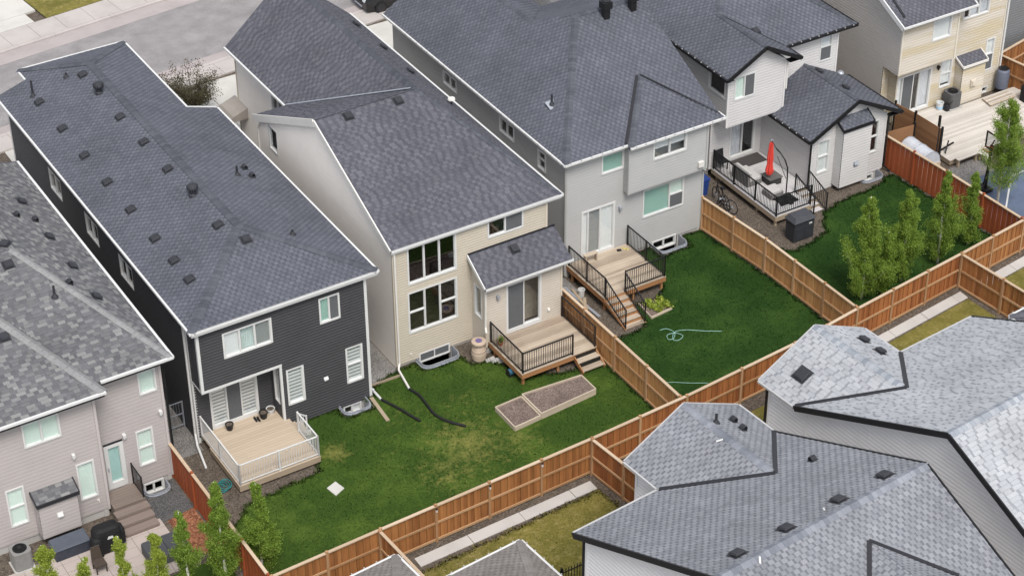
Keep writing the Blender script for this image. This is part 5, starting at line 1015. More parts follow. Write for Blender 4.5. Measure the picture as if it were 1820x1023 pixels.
def air_con(label,x,y,z0,mat,s=.62,h=.78):
    t=thing('air_conditioner',label,'air conditioner',(x,y,z0)); a=s/2
    rbox(MB(),x-a,x+a,y-a,y+a,z0+.04,z0+h-.06,.12).build('casing',mat,t); MB().box(x-a-.05,x+a+.05,y-a-.05,y+a+.05,z0-.04,z0+.04).build('base_pad',CONC,t)
    m=MB()
    for k in range(9): z=z0+.1+k*(h-.24)/8; rbox(m,x-a-.008,x+a+.008,y-a-.008,y+a+.008,z,z+.022,.12)
    m.build('louvre',mat,t)
    m=MB(); rbox(m,x-a-.01,x+a+.01,y-a-.01,y+a+.01,z0+h-.06,z0+h-.02,.12); m.build('top_panel',mat,t)
    m=MB(); m.lathe((x,y,z0+h-.02),[(.24,0),(.24,.02),(.20,.02),(.20,.004),(.02,.004)],20); m.build('fan_opening',BLACK,t)
    m=MB()
    for k in range(10): b=math.pi*k/10; m.beam((x+.23*math.cos(b),y+.23*math.sin(b),z0+h+.02),(x-.23*math.cos(b),y-.23*math.sin(b),z0+h+.02),.008,.008)
    m.lathe((x,y,z0+h),[(.07,0),(.07,.03),(.02,.035)],12); m.build('fan_guard',PLASTIC,t); return t
air_con('grey air conditioner at the left edge beside the taupe house',12.72,52.68,.02,ACM)
air_con('dark grey air conditioner beside the beige house bump-out',58.92,59.14,.32,ACD)
t=thing('barbecue','covered black barbecue beside the grey steps','barbecue',(15.5,52.0,0)); m=MB(); rbox(m,15.02,15.98,51.72,52.3,.03,1.02,.16,4,.22); rbox(m,14.9,15.25,51.62,52.1,.03,.78,.12,3,.16); rbox(m,15.8,16.1,51.75,52.2,.2,.85,.1,3,.15)
for k in range(9): x=15.05+k*.11; m.beam((x,51.71,.05),(x+random.uniform(-.04,.04),51.73,.75),.03,.02)
m.build('cover',paint('black_fabric',(.010,.010,.011),.7,.3,9,.5),t,smooth=False); MB().poly([(15.42,51.712,.62),(15.66,51.712,.62),(15.62,51.712,.72),(15.47,51.712,.74)]).build('emblem',WHITE,t)
t=thing('deck_box','dark blue-grey storage box below the bump-out of the taupe house','storage box',(14.35,52.45,0)); DB=paint('navy_resin',(.035,.040,.055),.5,.15,5)
MB().box(13.74,14.96,52.2,52.72,.02,.48).build('body',DB,t); MB().hexa([(13.7,52.16,.48),(15.0,52.16,.48),(15.0,52.76,.48),(13.7,52.76,.48),(13.74,52.2,.54),(14.96,52.2,.54),(14.96,52.74,.6),(13.74,52.74,.6)]).build('lid',paint('navy_lid',(.075,.085,.105),.35,.15,4),t)
for k in range(3): MB().box(13.85+k*.38,14.15+k*.38,52.19,52.2,.1,.42).build('panel',DB,t)
t=thing('hot_tub_cover','low charcoal padded cover on the patio behind the slim aspens','cover',(17.1,50.7,0)); rbox(MB(),16.35,17.75,50.2,51.2,.02,.42,.08,3,.05).build('cover',paint('charcoal_vinyl',(.055,.058,.064),.6,.15,3),t); MB().box(17.04,17.06,50.2,51.2,.42,.425).build('seam',BLACK,t)
t=thing('patio_chair','dark wicker chair back by the smallest aspen tip','chair',(14.85,51.1,0)); WK=paint('dark_wicker',(.05,.038,.03),.8,.3,20)
MB().box(14.65,15.05,50.9,51.3,.3,.38).build('seat',WK,t); MB().hexa([(14.66,51.28,.38),(15.04,51.28,.38),(15.04,51.32,.38),(14.66,51.32,.38),(14.7,51.36,.85),(15.0,51.36,.85),(15.0,51.4,.85),(14.7,51.4,.85)]).build('backrest',WK,t)
for q in ((14.68,50.93),(15.02,50.93),(14.68,51.27),(15.02,51.27)): piece('leg',t,(*q,0.02),(*q,.31),.04,.04,WK)
# pots on the white-railed deck
def pot(name,label,x,y,z,r,h,mat,soil=True,plant=None,group=None):
    t=thing(name,label,'pot',(x,y,z),0,group); MB().lathe((x,y,z),[(r*.72,0),(r*.95,h*.85),(r*1.05,h*.86),(r*1.05,h),(r*.92,h),(r*.88,h*.85),(.01,h*.84)],16).build('body',mat,t)
    if soil: MB().lathe((x,y,z+h*.8),[(r*.85,0),(r*.86,h*.06),(.02,h*.075)],14).build('soil',SOIL,t)
    if plant: V,k,P=leaf_cloud(220,np.array([[x,y,z+h+.06],[x+.04,y,z+h+.12]]),np.array([.05,.05,.05]),(.02,.04),None,z); leaf_object('plant',V,k,np.random.rand(k),LEAF,t,(x,y,z))
    return t
pot('plant_pot','black plant pot by the left panel of the patio door',21.52,55.18,.372,.15,.26,PLASTIC); pot('plant_pot','black plant pot in the recess corner right of the patio door',22.85,55.14,.372,.16,.27,PLASTIC)
pot('plant_tub','white tub with dark rim in the recess corner of the deck',23.2,55.28,.372,.16,.2,WHITE)
t=thing('pair_of_shoes','pair of black shoes on the deck by the patio door','shoes',(22.58,55.14,.37))
for d in (0,.1): 
    m=MB(); rbox(m,22.5+d,22.58+d,55.05-d*.5,55.3-d*.5,.372,.41,.03,3,.01); rbox(m,22.505+d,22.575+d,55.18-d*.5,55.3-d*.5,.41,.46,.03,3,.01); m.build('shoe',PLASTIC,t)
MB().hexa([(23.17,50.83,-.05),(23.26,50.31,-.05),(23.69,50.51,-.05),(23.59,50.99,-.05),(23.17,50.83,.035),(23.26,50.31,.035),(23.69,50.51,.035),(23.59,50.99,.035)]).build('paving_slab',slab_mat('slab_pale',(.46,.45,.42)),org=(23.4,50.6,0),label='single pale concrete slab lying in the lawn',cat='paving slab')
# drain hoses
def hose(name,label,pts,r,mat,cat='hose',rib=0,n=8,z=None):
    P=[np.array(p,float) for p in pts]; out=[]
    for i in range(len(P)-1):
        p0=P[max(i-1,0)];p1=P[i];p2=P[i+1];p3=P[min(i+2,len(P)-1)]
        for k in range(8): u=k/8; out.append(.5*((2*p1)+(-p0+p2)*u+(2*p0-5*p1+4*p2-p3)*u*u+(-p0+3*p1-3*p2+p3)*u**3))
    out.append(P[-1]); rs=[r*(1+(.14 if i%2 else 0)*rib) for i in range(len(out))]
    return MB().tube([(q[0],q[1],q[2] if len(q)>2 else z or r) for q in out],rs,n).build(name,mat,org=tuple(out[0][:2])+(0,),smooth=True,label=label,cat=cat)
COR=paint('black_corrugated',(.012,.012,.013),.5,.2,9)
hose('drain_hose','short black corrugated drain hose from the charcoal house',[(27.16,54.2,.06),(27.33,53.75,.05),(27.5,53.25,.05),(27.62,52.8,.05),(27.76,52.36,.05)],.05,COR,rib=1)
hose('drain_hose','long winding black corrugated drain hose on the lawn of the tan house',[(28.34,54.2,.06),(28.47,53.7,.05),(28.44,53.1,.05),(28.4,52.5,.05),(28.48,52.1,.05),(28.7,51.65,.05),(29.02,51.22,.05)],.05,COR,rib=1)
MB().beam((26.9,54.5,.04),(26.78,52.99,.04),.14,.05).build('loose_plank',PTWOOD,org=(26.84,53.7,0),label='loose timber plank lying at the corner of the charcoal house',cat='plank')
MB().beam((27.05,55.13,.04),(28.5,55.11,.04),.05,.1).build('edging_board',PTWOOD,org=(27.7,55.12,0),label='timber edging board across the gap between charcoal and tan houses',cat='board')
hose('garden_hose','teal garden hose coiled beside the white-railed deck',[(20.0+.2*math.cos(a*.9)+.01*a,52.75+.26*math.sin(a*.9),.03+.006*a) for a in range(0,26)],.018,paint('teal_hose',(.02,.16,.16),.5,.2,6))
t=thing('wire_gate','pale metal gate between the taupe and the charcoal house','gate',(19.7,56.6,0)); m=MB()
for x in (18.98,19.7,20.36): m.beam((x,56.6,0),(x,56.6,1.2),.04,.04)
for z in (.15,.65,1.18): m.beam((18.98,56.6,z),(20.36,56.6,z),.03,.03)
m.build('gate_frame',STEEL,t); 
for i in range(14): piece('wire',t,(19.02+i*.1,56.6,.15),(19.02+i*.1,56.6,1.18),.008,.008,STEEL)
# raised bed
t=thing('raised_bed','two-part raised garden bed of grey timber on the lawn','garden bed',(32.2,50.7,0)); BEDW=wood('bed_timber',(.38,.31,.24),(.55,.47,.37),.85,0,.4)
for (p,q) in (((30.42,50.08),(31.55,50.17)),((30.42,51.45),(31.55,51.5)),((30.42,50.08),(30.42,51.45)),((31.55,50.17),(31.55,51.5)),((31.6,50.17),(31.6,51.5)),((31.6,50.17),(34.07,50.34)),((31.59,51.5),(34.07,51.33)),((34.07,50.34),(34.07,51.33))):
    for z in ((.05,.15) if p[0]<31.57 and q[0]<31.57 else (.07,.21)): piece('bed_board',t,(*p,z),(*q,z),.045,.095 if z in (.05,.15) else .135,BEDW)
MULB=stone_mat('brown_compost',[(.085,.062,.05),(.17,.125,.105),(.25,.195,.17)],30)
MB().poly([(30.44,50.1,.14),(31.53,50.19,.14),(31.53,51.48,.14),(30.44,51.43,.14)]).build('soil',MULB,t); MB().poly([(31.6,50.19,.2),(34.05,50.36,.2),(34.05,51.31,.2),(31.6,51.48,.2)]).build('soil',MULB,t)
# rain barrel and bits at the tan house
t=thing('rain_barrel','ribbed sand-coloured rain barrel with violet lid by the tan deck','rain barrel',(31.48,54.42,0)); BAR=paint('sand_plastic',(.42,.33,.255),.55,.1,5)
MB().lathe((31.48,54.42,0),[(.20,0),(.24,.08),(.25,.12),(.27,.13),(.275,.25),(.285,.26),(.285,.4),(.275,.41),(.27,.54),(.25,.55),(.22,.66),(.17,.73),(.17,.77),(.26,.78),(.28,.84),(.28,.9),(.2,.92)],22).build('body',BAR,t); MB().lathe((31.48,54.42,.92),[(.13,0),(.13,.015),(.02,.02)],16).build('lid',paint('violet_lid',(.13,.10,.22),.5),t)
pot('flower_pot','small terracotta pot with a plant on the tan deck',32.28,54.15,.572,.1,.17,paint('terracotta',(.36,.13,.06),.8,.15,8),plant=1)
t=thing('stone_pile','pale broken stones stacked beside the tan deck','stones',(32.0,54.0,0)); 
for i in range(7): x,y=31.75+.1*i*.6,54.2-.05*i; MB().hexa([(x-.12,y-.08,.0+.05*(i%3)),(x+.1,y-.09,.0+.05*(i%3)),(x+.12,y+.08,.0+.05*(i%3)),(x-.1,y+.09,.0+.05*(i%3)),(x-.1,y-.07,.06+.05*(i%3)),(x+.09,y-.08,.06+.05*(i%3)),(x+.1,y+.07,.07+.05*(i%3)),(x-.09,y+.07,.06+.05*(i%3))]).build('stone',CONC,t)
t=thing('hose_reel','blue and black hose reel at the corner of the tan deck','hose reel',(32.0,53.0,0)); MB().tube([(31.9,53.0,.16),(32.12,53.0,.16)],.13,14).build('drum',paint('blue_plastic',(.03,.10,.16),.5),t)
for x in (31.88,32.13): MB().lathe((0,0,0),[(.01,0)],3) if 0 else MB().tube([(x,53.0,.16),(x+.02,53.0,.16)],.16,16).build('flange',PLASTIC,t)
MB().beam((31.89,52.9,0),(31.89,53.1,0.02),.02,.04).beam((31.9,52.88,.02),(32.14,52.88,.02),.03,.04).beam((31.9,53.12,.02),(32.14,53.12,.02),.03,.04).build('stand',PLASTIC,t)
# grey house yard
t=thing('bench','small weathered bench on the pine deck by the patio door','bench',(38.15,56.95,.64)); MB().box(37.85,38.45,56.85,57.05,.98,1.02).build('seat',PINE,t)
for x in (37.9,38.4): piece('leg',t,(x,56.95,.642),(x,56.95,.985),.05,.16,PINE)
t=thing('work_gloves','pair of pale yellow gloves on the pine deck','gloves',(39.85,57.02,.64)); 
for d in (0,.1):
    m=MB(); rbox(m,39.74+d,39.82+d,56.9-d,57.02-d,.642,.67,.03,3,.01)
    for k in range(4): m.tube([(39.75+d+k*.02,57.01-d,.655),(39.74+d+k*.024,57.1-d,.652)],.01,6)
    m.build('glove',paint('yellow_cloth',(.48,.42,.16),.9),t)
MB().hexa([(39.45,56.95,.642),(39.63,56.9,.642),(39.66,57.02,.642),(39.48,57.07,.642),(39.46,56.96,.68),(39.62,56.91,.675),(39.65,57.01,.68),(39.49,57.06,.685)]).build('tool_case',BLACK,org=(39.55,57,.64),label='small black tool case on the pine deck by the wall',cat='case')
t=thing('white_bucket','white bucket under the edge of the pine deck','bucket',(37.05,55.9,0)); MB().lathe((37.05,55.9,0),[(.11,0),(.14,.3),(.15,.3),(.15,.32),(.13,.32),(.12,.05),(.01,.04)],14).build('body',WHITE,t); MB().tube([(37.05+.15*math.cos(a),55.9,.3-.12*math.sin(a)) for a in np.linspace(0,math.pi,8)],.006,5).build('handle',STEEL,t)
for i,(p,q) in enumerate((((36.75,56.7,.05),(36.85,54.3,.05)),((36.95,56.4,.06),(36.7,54.9,.1)),((37.0,55.6,.1),(36.6,54.9,.14)))): MB().beam(p,q,.12,.04).build('plank',PTWOOD if i else STEEL,org=(p[0],p[1],0),label=['long grey plank on the ground beside the pine deck','leaning plank among the clutter under the pine deck','short plank lying across the others by the pine deck'][i],cat='plank')
t=thing('garden_bed','low timber-edged bed with yellow-green plants below the pine deck','garden bed',(39.0,53.7,0))
for p,q in (((38.62,54.2),(38.52,53.17)),((38.52,53.17),(39.56,53.27))): piece('bed_board',t,(*p,.05),(*q,.05),.04,.1,BEDW)
MB().poly([(38.55,53.2,.03),(39.6,53.28,.03),(39.55,54.2,.03),(38.65,54.2,.03)]).build('soil',MULB,t)
C=np.array([[random.uniform(38.75,39.55),random.uniform(53.35,54.15),random.uniform(.06,.18)] for _ in range(26)]); V,k,P=leaf_cloud(900,C,np.array([.06,.06,.05]),(.03,.07),None,.03); leaf_object('plants',V,k,np.random.rand(k),LEAFY,t,(39.0,53.7,0))
HOSE=paint('mint_hose',(.24,.42,.37),.5,.15,6)
hose('garden_hose','pale green garden hose looped on the lush lawn',[(38.35,52.35,.03),(38.62,52.3,.03),(38.75,51.95,.03),(38.5,51.65,.03),(38.3,51.7,.03),(38.42,51.95,.03),(38.75,51.9,.03),(38.9,51.6,.03),(38.6,51.45,.03),(38.45,51.6,.03),(38.75,51.95,.03),(39.2,51.85,.03),(39.8,51.4,.03),(40.33,51.05,.03)],.012,HOSE)
hose('garden_hose','pale hose end lying straight near the back fence',[(36.5,49.6,.03),(36.88,49.42,.03),(37.4,49.05,.03),(37.98,48.69,.03)],.010,HOSE)
# bicycle and bin between grey and light grey houses
def bicycle(label,x,y,rz,lean,col):
    t=thing('bicycle',label,'bicycle',(x,y,0)); t.rotation_euler=(0,lean,rz); ORG[t.name]=(0,0,0)
    fm=paint('bike_'+col[0],col[1],.4)
    for wx in (-.5,.5):
        w=MB(); R_=.31; pts=[(wx+R_*math.cos(a),0,.33+R_*math.sin(a)) for a in np.linspace(0,2*math.pi,25)]; w.tube(pts,.022,6,caps=False); ww=w.build('wheel',PLASTIC,t)
        s=MB()
        for k in range(10): a=math.pi*2*k/10; s.beam((wx,0,.33),(wx+.3*math.cos(a),0,.33+.3*math.sin(a)),.004,.004)
        s.tube([(wx,-.05,.33),(wx,.05,.33)],.025,8); s.build('spokes',STEEL,ww)
    f=MB()
    for p,q in (((-.5,0,.33),(-.05,0,.33)),((-.5,0,.33),(-.15,0,.75)),((-.05,0,.33),(-.18,0,.85)),((-.05,0,.33),(.33,0,.78)),((-.15,0,.75),(.33,0,.82)),((.5,0,.33),(.30,0,.95))): f.tube([p,q],.02,7)
    f.build('frame',fm,t); MB().box(-.3,-.06,-.06,.06,.86,.91).build('saddle',PLASTIC,t); MB().tube([(.22,-.27,1.0),(.30,-.1,.98),(.30,.1,.98),(.22,.27,1.0)],.014,6).build('handlebar',BLACK,t); MB().tube([(-.05,-.1,.33),(-.05,.1,.33)],.06,10).build('crank',STEEL,t); return t
bicycle('black bicycle leaning by the new cedar fence near the railed grey deck',45.6,58.3,math.radians(80),math.radians(8),('dark',(.015,.016,.02)))
bicycle('second dark bicycle lying lower behind the new cedar fence',45.35,57.2,math.radians(100),math.radians(60),('black',(.012,.012,.013)))
t=thing('recycling_bin','blue bin behind the corner of the pale grey house','bin',(45.4,59.5,0)); MB().hexa([(45.2,59.3,0),(45.6,59.3,0),(45.6,59.7,0),(45.2,59.7,0),(45.15,59.25,.75),(45.65,59.25,.75),(45.65,59.75,.75),(45.15,59.75,.75)]).build('body',paint('bin_blue',(.02,.05,.20),.5),t); MB().box(45.12,45.68,59.22,59.78,.75,.81).build('lid',MATS['bin_blue'],t)
t=thing('storage_box','dark grey resin storage bin on the lawn in front of the grey deck','storage box',(46.9,54.7,0)); SB=paint('slate_resin',(.032,.034,.040),.55,.15,4)
MB().box(46.42,47.42,54.42,55.0,.02,.95).build('body',SB,t); MB().hexa([(46.36,54.36,.95),(47.48,54.36,.95),(47.48,55.06,.95),(46.36,55.06,.95),(46.5,54.5,1.12),(47.34,54.5,1.12),(47.34,54.95,1.16),(46.5,54.95,1.16)]).build('lid',paint('slate_resin_lid',(.05,.052,.06),.5,.15,4),t); MB().box(47.15,47.3,54.405,54.42,.72,.78).build('badge',WHITE,t)
for k in range(2): MB().box(46.5+k*.46,46.9+k*.46,54.405,54.42,.12,.66).build('panel',SB,t)
# patio set on the grey deck
RAT=paint('grey_rattan',(.16,.155,.15),.8,.2,18); CUSH=paint('grey_cushion',(.42,.41,.40),.9,.08,6)
def sofa(name,label,x0,x1,y0,y1,z,back=None):
    t=thing(name,label,'seat',((x0+x1)/2,(y0+y1)/2,z)); MB().box(x0,x1,y0,y1,z+.02,z+.24).build('base',RAT,t); rbox(MB(),x0+.02,x1-.02,y0+.02,y1-.02,z+.24,z+.36,.05,3,.03).build('cushion',CUSH,t)
    if back=='w': MB().box(x0,x0+.12,y0,y1,z+.24,z+.62).build('backrest',RAT,t); rbox(MB(),x0+.12,x0+.25,y0+.03,y1-.03,z+.36,z+.66,.04,3,.03).build('back_cushion',CUSH,t)
    for q in ((x0+.05,y0+.05),(x1-.05,y0+.05),(x0+.05,y1-.05),(x1-.05,y1-.05)): piece('leg',t,(*q,z+.0),(*q,z+.03),.05,.05,BLACK)
sofa('outdoor_sofa','grey cushioned outdoor sofa along the deck railing by the door mat',46.85,47.6,58.2,59.3,.502,'w'); sofa('ottoman','grey cushioned ottoman near the umbrella base',47.1,47.75,56.9,57.5,.502)
t=thing('coffee_table','dark rattan coffee table below the folded umbrella','table',(47.95,58.0,.5)); MB().box(47.7,48.3,57.75,58.35,.52,.82).build('base',paint('dark_rattan',(.035,.033,.032),.7,.3,18),t); MB().box(47.66,48.34,57.71,58.39,.82,.85).build('top',paint('table_top',(.11,.108,.105),.4),t)
t=thing('umbrella','folded coral red cantilever umbrella on the grey deck','umbrella',(47.67,56.64,.5))
arc=[(47.67,56.64,.56),(47.67,56.64,1.6),(47.66,56.66,2.05),(47.6,56.8,2.4),(47.56,57.05,2.58),(47.6,57.4,2.62)]; MB().tube(arc,.03,8).build('pole',BLACK,t); MB().tube([(47.6,57.4,2.62),(47.77,57.95,2.68)],.018,6).tube([(47.66,56.7,1.5),(47.6,57.3,2.3)],.015,6).build('arm',BLACK,t)
m=MB(); cx,cy=47.77,57.95; n=16; prof=[(.03,2.62),(.075,2.5),(.09,2.2),(.115,1.8),(.10,1.55),(.13,1.35),(.15,1.2),(.11,1.05),(.05,.98)]; ks=[]
for r,z in prof:
    ks.append(len(m.v)); m.v.extend([(cx+r*(1+.22*(-1)**j)*math.cos(2*math.pi*j/n),cy+r*(1+.22*(-1)**j)*math.sin(2*math.pi*j/n),z) for j in range(n)])
for a,b in zip(ks,ks[1:]):
    for j in range(n): m.f.append((a+j,a+(j+1)%n,b+(j+1)%n,b+j)); m.t.append(0.); m.mi.append(0)
m.build('canopy',paint('coral_fabric',(.62,.062,.045),.8,.15,8),t); MB().lathe((cx,cy,2.62),[(.03,0),(.05,.03),(.03,.1),(.01,.12)],10).build('finial',STEEL,t)
MB().box(47.2,48.1,56.3,56.42,.502,.56).box(47.2,48.1,56.85,56.97,.502,.56).box(47.58,47.76,56.2,57.05,.502,.58).box(47.25,47.55,56.44,56.83,.502,.58).box(47.79,48.06,56.44,56.83,.502,.58).build('base',BLACK,t)
t=thing('deck_chair','dark mesh chair beside the sliding door of the light grey house','chair',(46.85,60.05,.5)); MB().box(46.65,47.05,59.85,60.2,.86,.89).build('seat',PLASTIC,t); MB().hexa([(46.65,60.18,.89),(47.05,60.18,.89),(47.05,60.2,.89),(46.65,60.2,.89),(46.65,60.26,1.35),(47.05,60.26,1.35),(47.05,60.28,1.35),(46.65,60.28,1.35)]).build('backrest',PLASTIC,t)
for q in ((46.67,59.87),(47.03,59.87),(46.67,60.18),(47.03,60.18)): piece('leg',t,(*q,.502),(*q,.87),.025,.025,PLASTIC)
# beige house patio
PALE=wood('pale_patio_boards',(.40,.365,.325),(.58,.54,.49),.8,0,.8)
t=deck('timber_patio','broad pale timber patio behind the beige house',55.78,63.0,55.6,58.98,.3,PALE,PTWOOD,bw=.14,posts=False)
for i in range(4): piece('deck_board',t,(55.95,59.05+i*.14,.286),(59.25,59.05+i*.14,.286),.131,.028,PALE)
for x in (56.0,58,60,62): MB().box(x,x+.09,55.7,55.8,-.05,.1).build('support_post',PTWOOD,t)
t=thing('step_platform','low slatted timber platform on the patio before the barrel','platform',(61.1,58.5,.3))
for i in range(6): piece('deck_board',t,(60.35+.02*i,58.16+i*.115,.40),(61.9,58.2+i*.115,.40),.09,.03,PALE if i%2 else PINE)
MB().box(60.45,60.52,58.15,58.8,.302,.385).box(61.7,61.77,58.18,58.82,.302,.385).build('bearer',PTWOOD,t)
t=thing('water_barrel','blue-grey plastic barrel in the corner by the cedar fence','barrel',(61.98,59.22,.3)); BBM=paint('bluegrey_plastic',(.115,.13,.17),.5,.1,4); MB().lathe((61.98,59.22,.302),[(.25,0),(.29,.06),(.305,.3),(.31,.5),(.305,.7),(.29,.9),(.25,.96),(.24,.99)],22).build('body',BBM,t); MB().lathe((61.98,59.22,1.28),[(.24,0),(.24,.03),(.21,.035),(.2,.02),(.02,.02)],20).build('lid',BLACK,t)
t=thing('white_bucket','white and pale blue bucket beside the dark air conditioner','bucket',(58.3,59.2,.3)); MB().lathe((58.3,59.2,.302),[(.13,0),(.16,.34),(.17,.34),(.17,.37),(.15,.37),(.14,.05),(.01,.04)],16).build('body',WHITE,t); MB().lathe((58.3,59.2,.3),[(.142,.06),(.155,.2),(.15,.2)],16).build('label',paint('pale_blue',(.35,.52,.68)),t)
t=thing('leaf_blower','black machine on the patio between bucket and air conditioner','machine',(58.52,59.0,.3)); rbox(MB(),58.4,58.65,58.85,59.15,.302,.6,.08,3,.08).build('body',PLASTIC,t); MB().tube([(58.5,58.95,.55),(58.6,58.8,.75),(58.7,58.85,.8)],.02,6).build('handle',PLASTIC,t)
t=thing('folded_stand','black X-shaped folded stand on the edge of the patio','stand',(56.15,56.3,.3)); MB().beam((55.95,56.45,.33),(56.4,56.15,.75),.06,.06).beam((55.98,56.15,.33),(56.35,56.42,.72),.06,.06).build('frame',BLACK,t)
for i,(x,y,l) in enumerate(((56.0,56.75,'thick black post at the patio edge by the folded stand'),(55.3,56.0,'thin dark metal rod standing by the covered tunnel'))): MB().beam((x,y,0),(x,y,1.9),.09-.05*i,.09-.05*i).box(x-.08,x+.08,y-.08,y+.08,0,.03).build('post',BLACK,org=(x,y,0),label=l,cat='post')
t=thing('garden_tunnel','grey plastic covered garden tunnel behind the red-brown fence','tunnel',(54.6,56.4,0)); m=MB(); 
ys=np.linspace(57.0,55.5,7); ks=[]
for y in ys: ks.append(len(m.v)); m.v.extend([(54.55+.52*math.cos(a),y,.55+.62*math.sin(a)+.01*math.sin(y*40)) for a in np.linspace(0,math.pi,13)])
for a,b in zip(ks,ks[1:]):
    for j in range(12): m.f.append((a+j,a+j+1,b+j+1,b+j)); m.t.append(0.); m.mi.append(0)
for k in (ks[0],ks[-1]): m.f.append(tuple(k+j for j in range(13))); m.t.append(0.); m.mi.append(0)
m.build('cover',paint('tunnel_plastic',(.46,.48,.52),.3,.12,4),t)
for y in (57.0,56.25,55.5): MB().tube([(54.55+.535*math.cos(a),y,.55+.635*math.sin(a)) for a in np.linspace(0,math.pi,13)],.014,6).build('hoop',STEEL,t)
MB().box(54.0,54.06,55.5,57.0,0,.56).box(55.04,55.1,55.5,57.0,0,.56).box(54.0,55.1,55.47,55.53,0,.56).box(54.0,55.1,56.97,57.03,0,.56).build('base',BEDW,t)
t=thing('fire_pit_bench','low L-shaped timber bench at the lower edge of the patio','bench',(56.8,55.3,0))
for p,q in (((55.95,55.4),(57.2,55.42)),((57.25,55.4),(57.25,54.75))):
    for k in range(2): o=.07*(k*2-1); v=np.array(q)-np.array(p); nn=np.array([-v[1],v[0]])/np.linalg.norm(v)*o; piece('seat_board',t,(*(np.array(p)+nn),.42),(*(np.array(q)+nn),.42),.13,.035,PALE)
    for s in (.1,.9): c=np.array(p)+(np.array(q)-np.array(p))*s; piece('leg',t,(*c,0),(*c,.41),.1,.1,PTWOOD)
sheet('gravel_pad',[(53.95,53.6),(57.3,53.9),(57.3,55.58),(53.95,55.4)],.005,GRAVEL)
COURT=paint('blue_court',(.085,.11,.165),.7,.25,2); sheet('court',[(54.5,50.2),(61,50.6),(61,54.4),(55.9,54.3),(54.6,52.9)],.008,COURT)
m=MB(); 
for p,q in (((54.9,51.2),(57.5,53.6)),((57.0,51.4),(60,51.6)),((57.5,53.6),(60.5,53.8))): m.beam((*p,.014),(*q,.014),.07,.004)
m.build('court_line',WHITE,kind='structure')
t=thing('basketball_hoop','black portable basketball hoop on the blue court','basketball hoop',(55.75,53.3,0)); MB().beam((55.75,53.3,.1),(55.72,53.28,2.3),.09,.09).build('pole',BLACK,t); MB().box(55.55,56.0,53.1,53.7,.01,.16).build('base',BLACK,t)
MB().beam((55.72,53.28,1.9),(55.54,52.98,2.45),.04,.04).beam((55.72,53.28,2.3),(55.54,52.98,2.75),.04,.04).beam((55.72,53.28,1.6),(55.8,53.5,.2),.04,.04).build('arm',BLACK,t)
b_=MB().box(55.48,55.5,52.55,53.38,2.28,2.98).build('backboard',glass_mat('board_glass',(.82,.84,.85),1.0),t); MB().box(55.465,55.515,52.52,53.41,2.24,2.29).box(55.465,55.515,52.52,53.41,2.97,3.02).box(55.465,55.515,52.51,52.56,2.29,2.97).box(55.465,55.515,53.37,53.42,2.29,2.97).build('board_frame',BLACK,b_)
MB().tube([(55.23+.22*math.cos(a),52.97+.22*math.sin(a),2.42) for a in np.linspace(0,2*math.pi,17)],.012,6,caps=False).build('rim',paint('rim_orange',(.55,.12,.03),.5),t)
t=thing('covered_grill','black covered grill at the right edge of the timber patio','barbecue',(62.2,57.7,.3)); rbox(MB(),61.9,62.6,57.5,58.0,.302,1.15,.12,4,.2).build('cover',MATS['black_fabric'],t)
# white scraps left on the nearest roof
for i,(px,py,l) in enumerate(((1279.5,783,'white scrap on the nearest roof below the small wing vents'),(1465,905.5,'white scrap on the nearest roof between two ridge vents'),(1350,995,'longest white scrap on the nearest roof near the bottom edge'))):
    c0=rotz(CAM,-YB); r=ray(px,py,YB); best=NEAR.at(px,py)
    if best: c,n,S,T=best[1:]; a=S*.06+T*.09; b=S*.02-T*.02; p=c+n*.03; MB().hexa([p-a-b,p+a-b,p+a+b,p-a+b,p-a-b+n*.006,p+a-b+n*.012,p+a+b+n*.01,p-a+b+n*.006]).build('paper_scrap',WHITE,org=tuple(p),yaw=YB,label=l,cat='scrap')
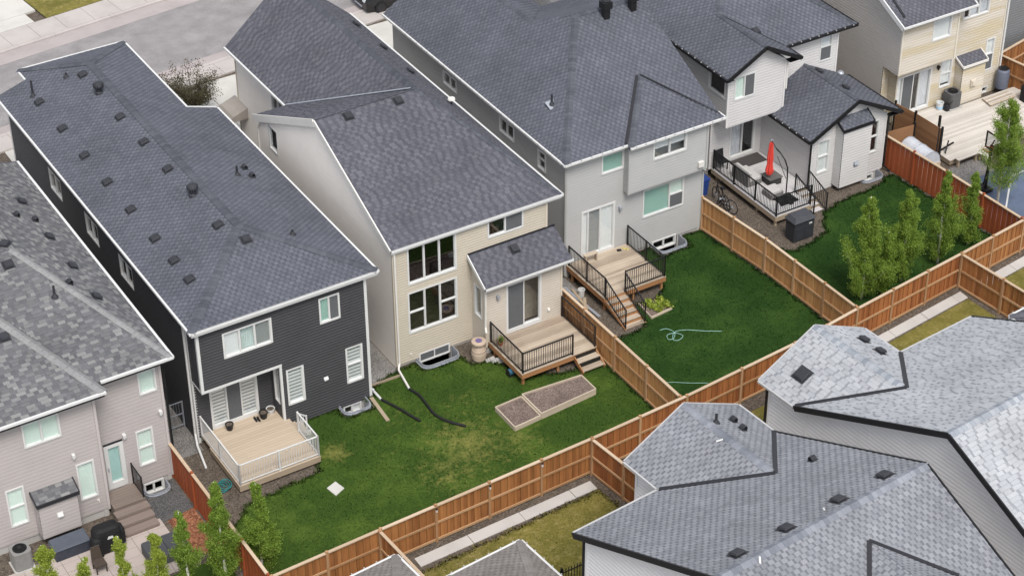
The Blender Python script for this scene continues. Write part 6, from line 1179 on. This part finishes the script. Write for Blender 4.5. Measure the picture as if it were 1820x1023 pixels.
# =================================================================== PARKED CAR (only its front corner shows at the top edge)
t=thing('parked_car','black car parked at the kerb, front corner showing at the top edge','car',(43.2,82.0,0)); CARP=paint('black_car_paint',(.008,.008,.010),.18,.1,3,spec=.6)
prof=[(41.0,.30,.62,.80),(41.06,.22,.78,.86),(41.5,.2,.95,.90),(42.3,.2,1.02,.92),(42.9,.2,1.5,.80),(43.6,.2,1.62,.76),(44.6,.2,1.6,.76),(45.2,.2,1.15,.86),(45.5,.25,1.05,.84)]; cy=82.0; m=MB(); ks=[]
for x,z0,z1,hw in prof:
    ks.append(len(m.v)); zb=min(z1,.98)
    m.v.extend([(x,cy-hw*.95,z0),(x,cy-.92 if hw>.7 and 41.3<x<45.3 else cy-hw,.5),(x,cy-(.90 if 41.3<x<45.3 else hw),zb*.92),(x,cy-hw*.82,z1*.97),(x,cy,z1),(x,cy+hw*.82,z1*.97),(x,cy+(.90 if 41.3<x<45.3 else hw),zb*.92),(x,cy+(.92 if 41.3<x<45.3 else hw),.5),(x,cy+hw*.95,z0)])
for a,b in zip(ks,ks[1:]):
    for j in range(8): m.f.append((a+j,a+j+1,b+j+1,b+j)); m.t.append(0.); m.mi.append(0)
m.f.append(tuple(ks[0]+j for j in range(9))); m.f.append(tuple(ks[-1]+j for j in range(9))[::-1]); m.t+=[0.,0.]; m.mi+=[0,0]
m.build('body',CARP,t,smooth=False)
for x in (41.75,44.6):
    for s in (-1,1):
        y=cy+s*.86; w=MB().tube([(x,y-.1,.32),(x,y+.1,.32)],.32,20).build('wheel',PLASTIC,t); MB().tube([(x,y+s*.09,.32),(x,y+s*.115,.32)],.21,14).build('rim',paint('dark_alloy',(.06,.06,.065),.35,metal=.6),w)
        for k in range(5): a=k*1.2566; piece('spoke',w,(x,y+s*.12,.32),(x+.19*math.cos(a),y+s*.12,.32+.19*math.sin(a)),.03,.02,MATS['dark_alloy'])
for s in (-1,1): MB().hexa([(41.0,cy+s*.5-.12,.62),(41.0,cy+s*.5+.12,.62),(41.2,cy+s*.62+.14,.62),(41.2,cy+s*.62-.14,.62),(41.03,cy+s*.5-.12,.76),(41.03,cy+s*.5+.12,.76),(41.22,cy+s*.62+.14,.78),(41.22,cy+s*.62-.14,.78)]).build('headlight',paint('headlight_glass',(.55,.57,.6),.1),t)
MB().box(40.985,41.02,cy-.4,cy+.4,.5,.6).build('grille',BLACK,t); MB().box(40.96,41.03,cy-.35,cy+.35,.3,.36).build('bumper_trim',STEEL,t)
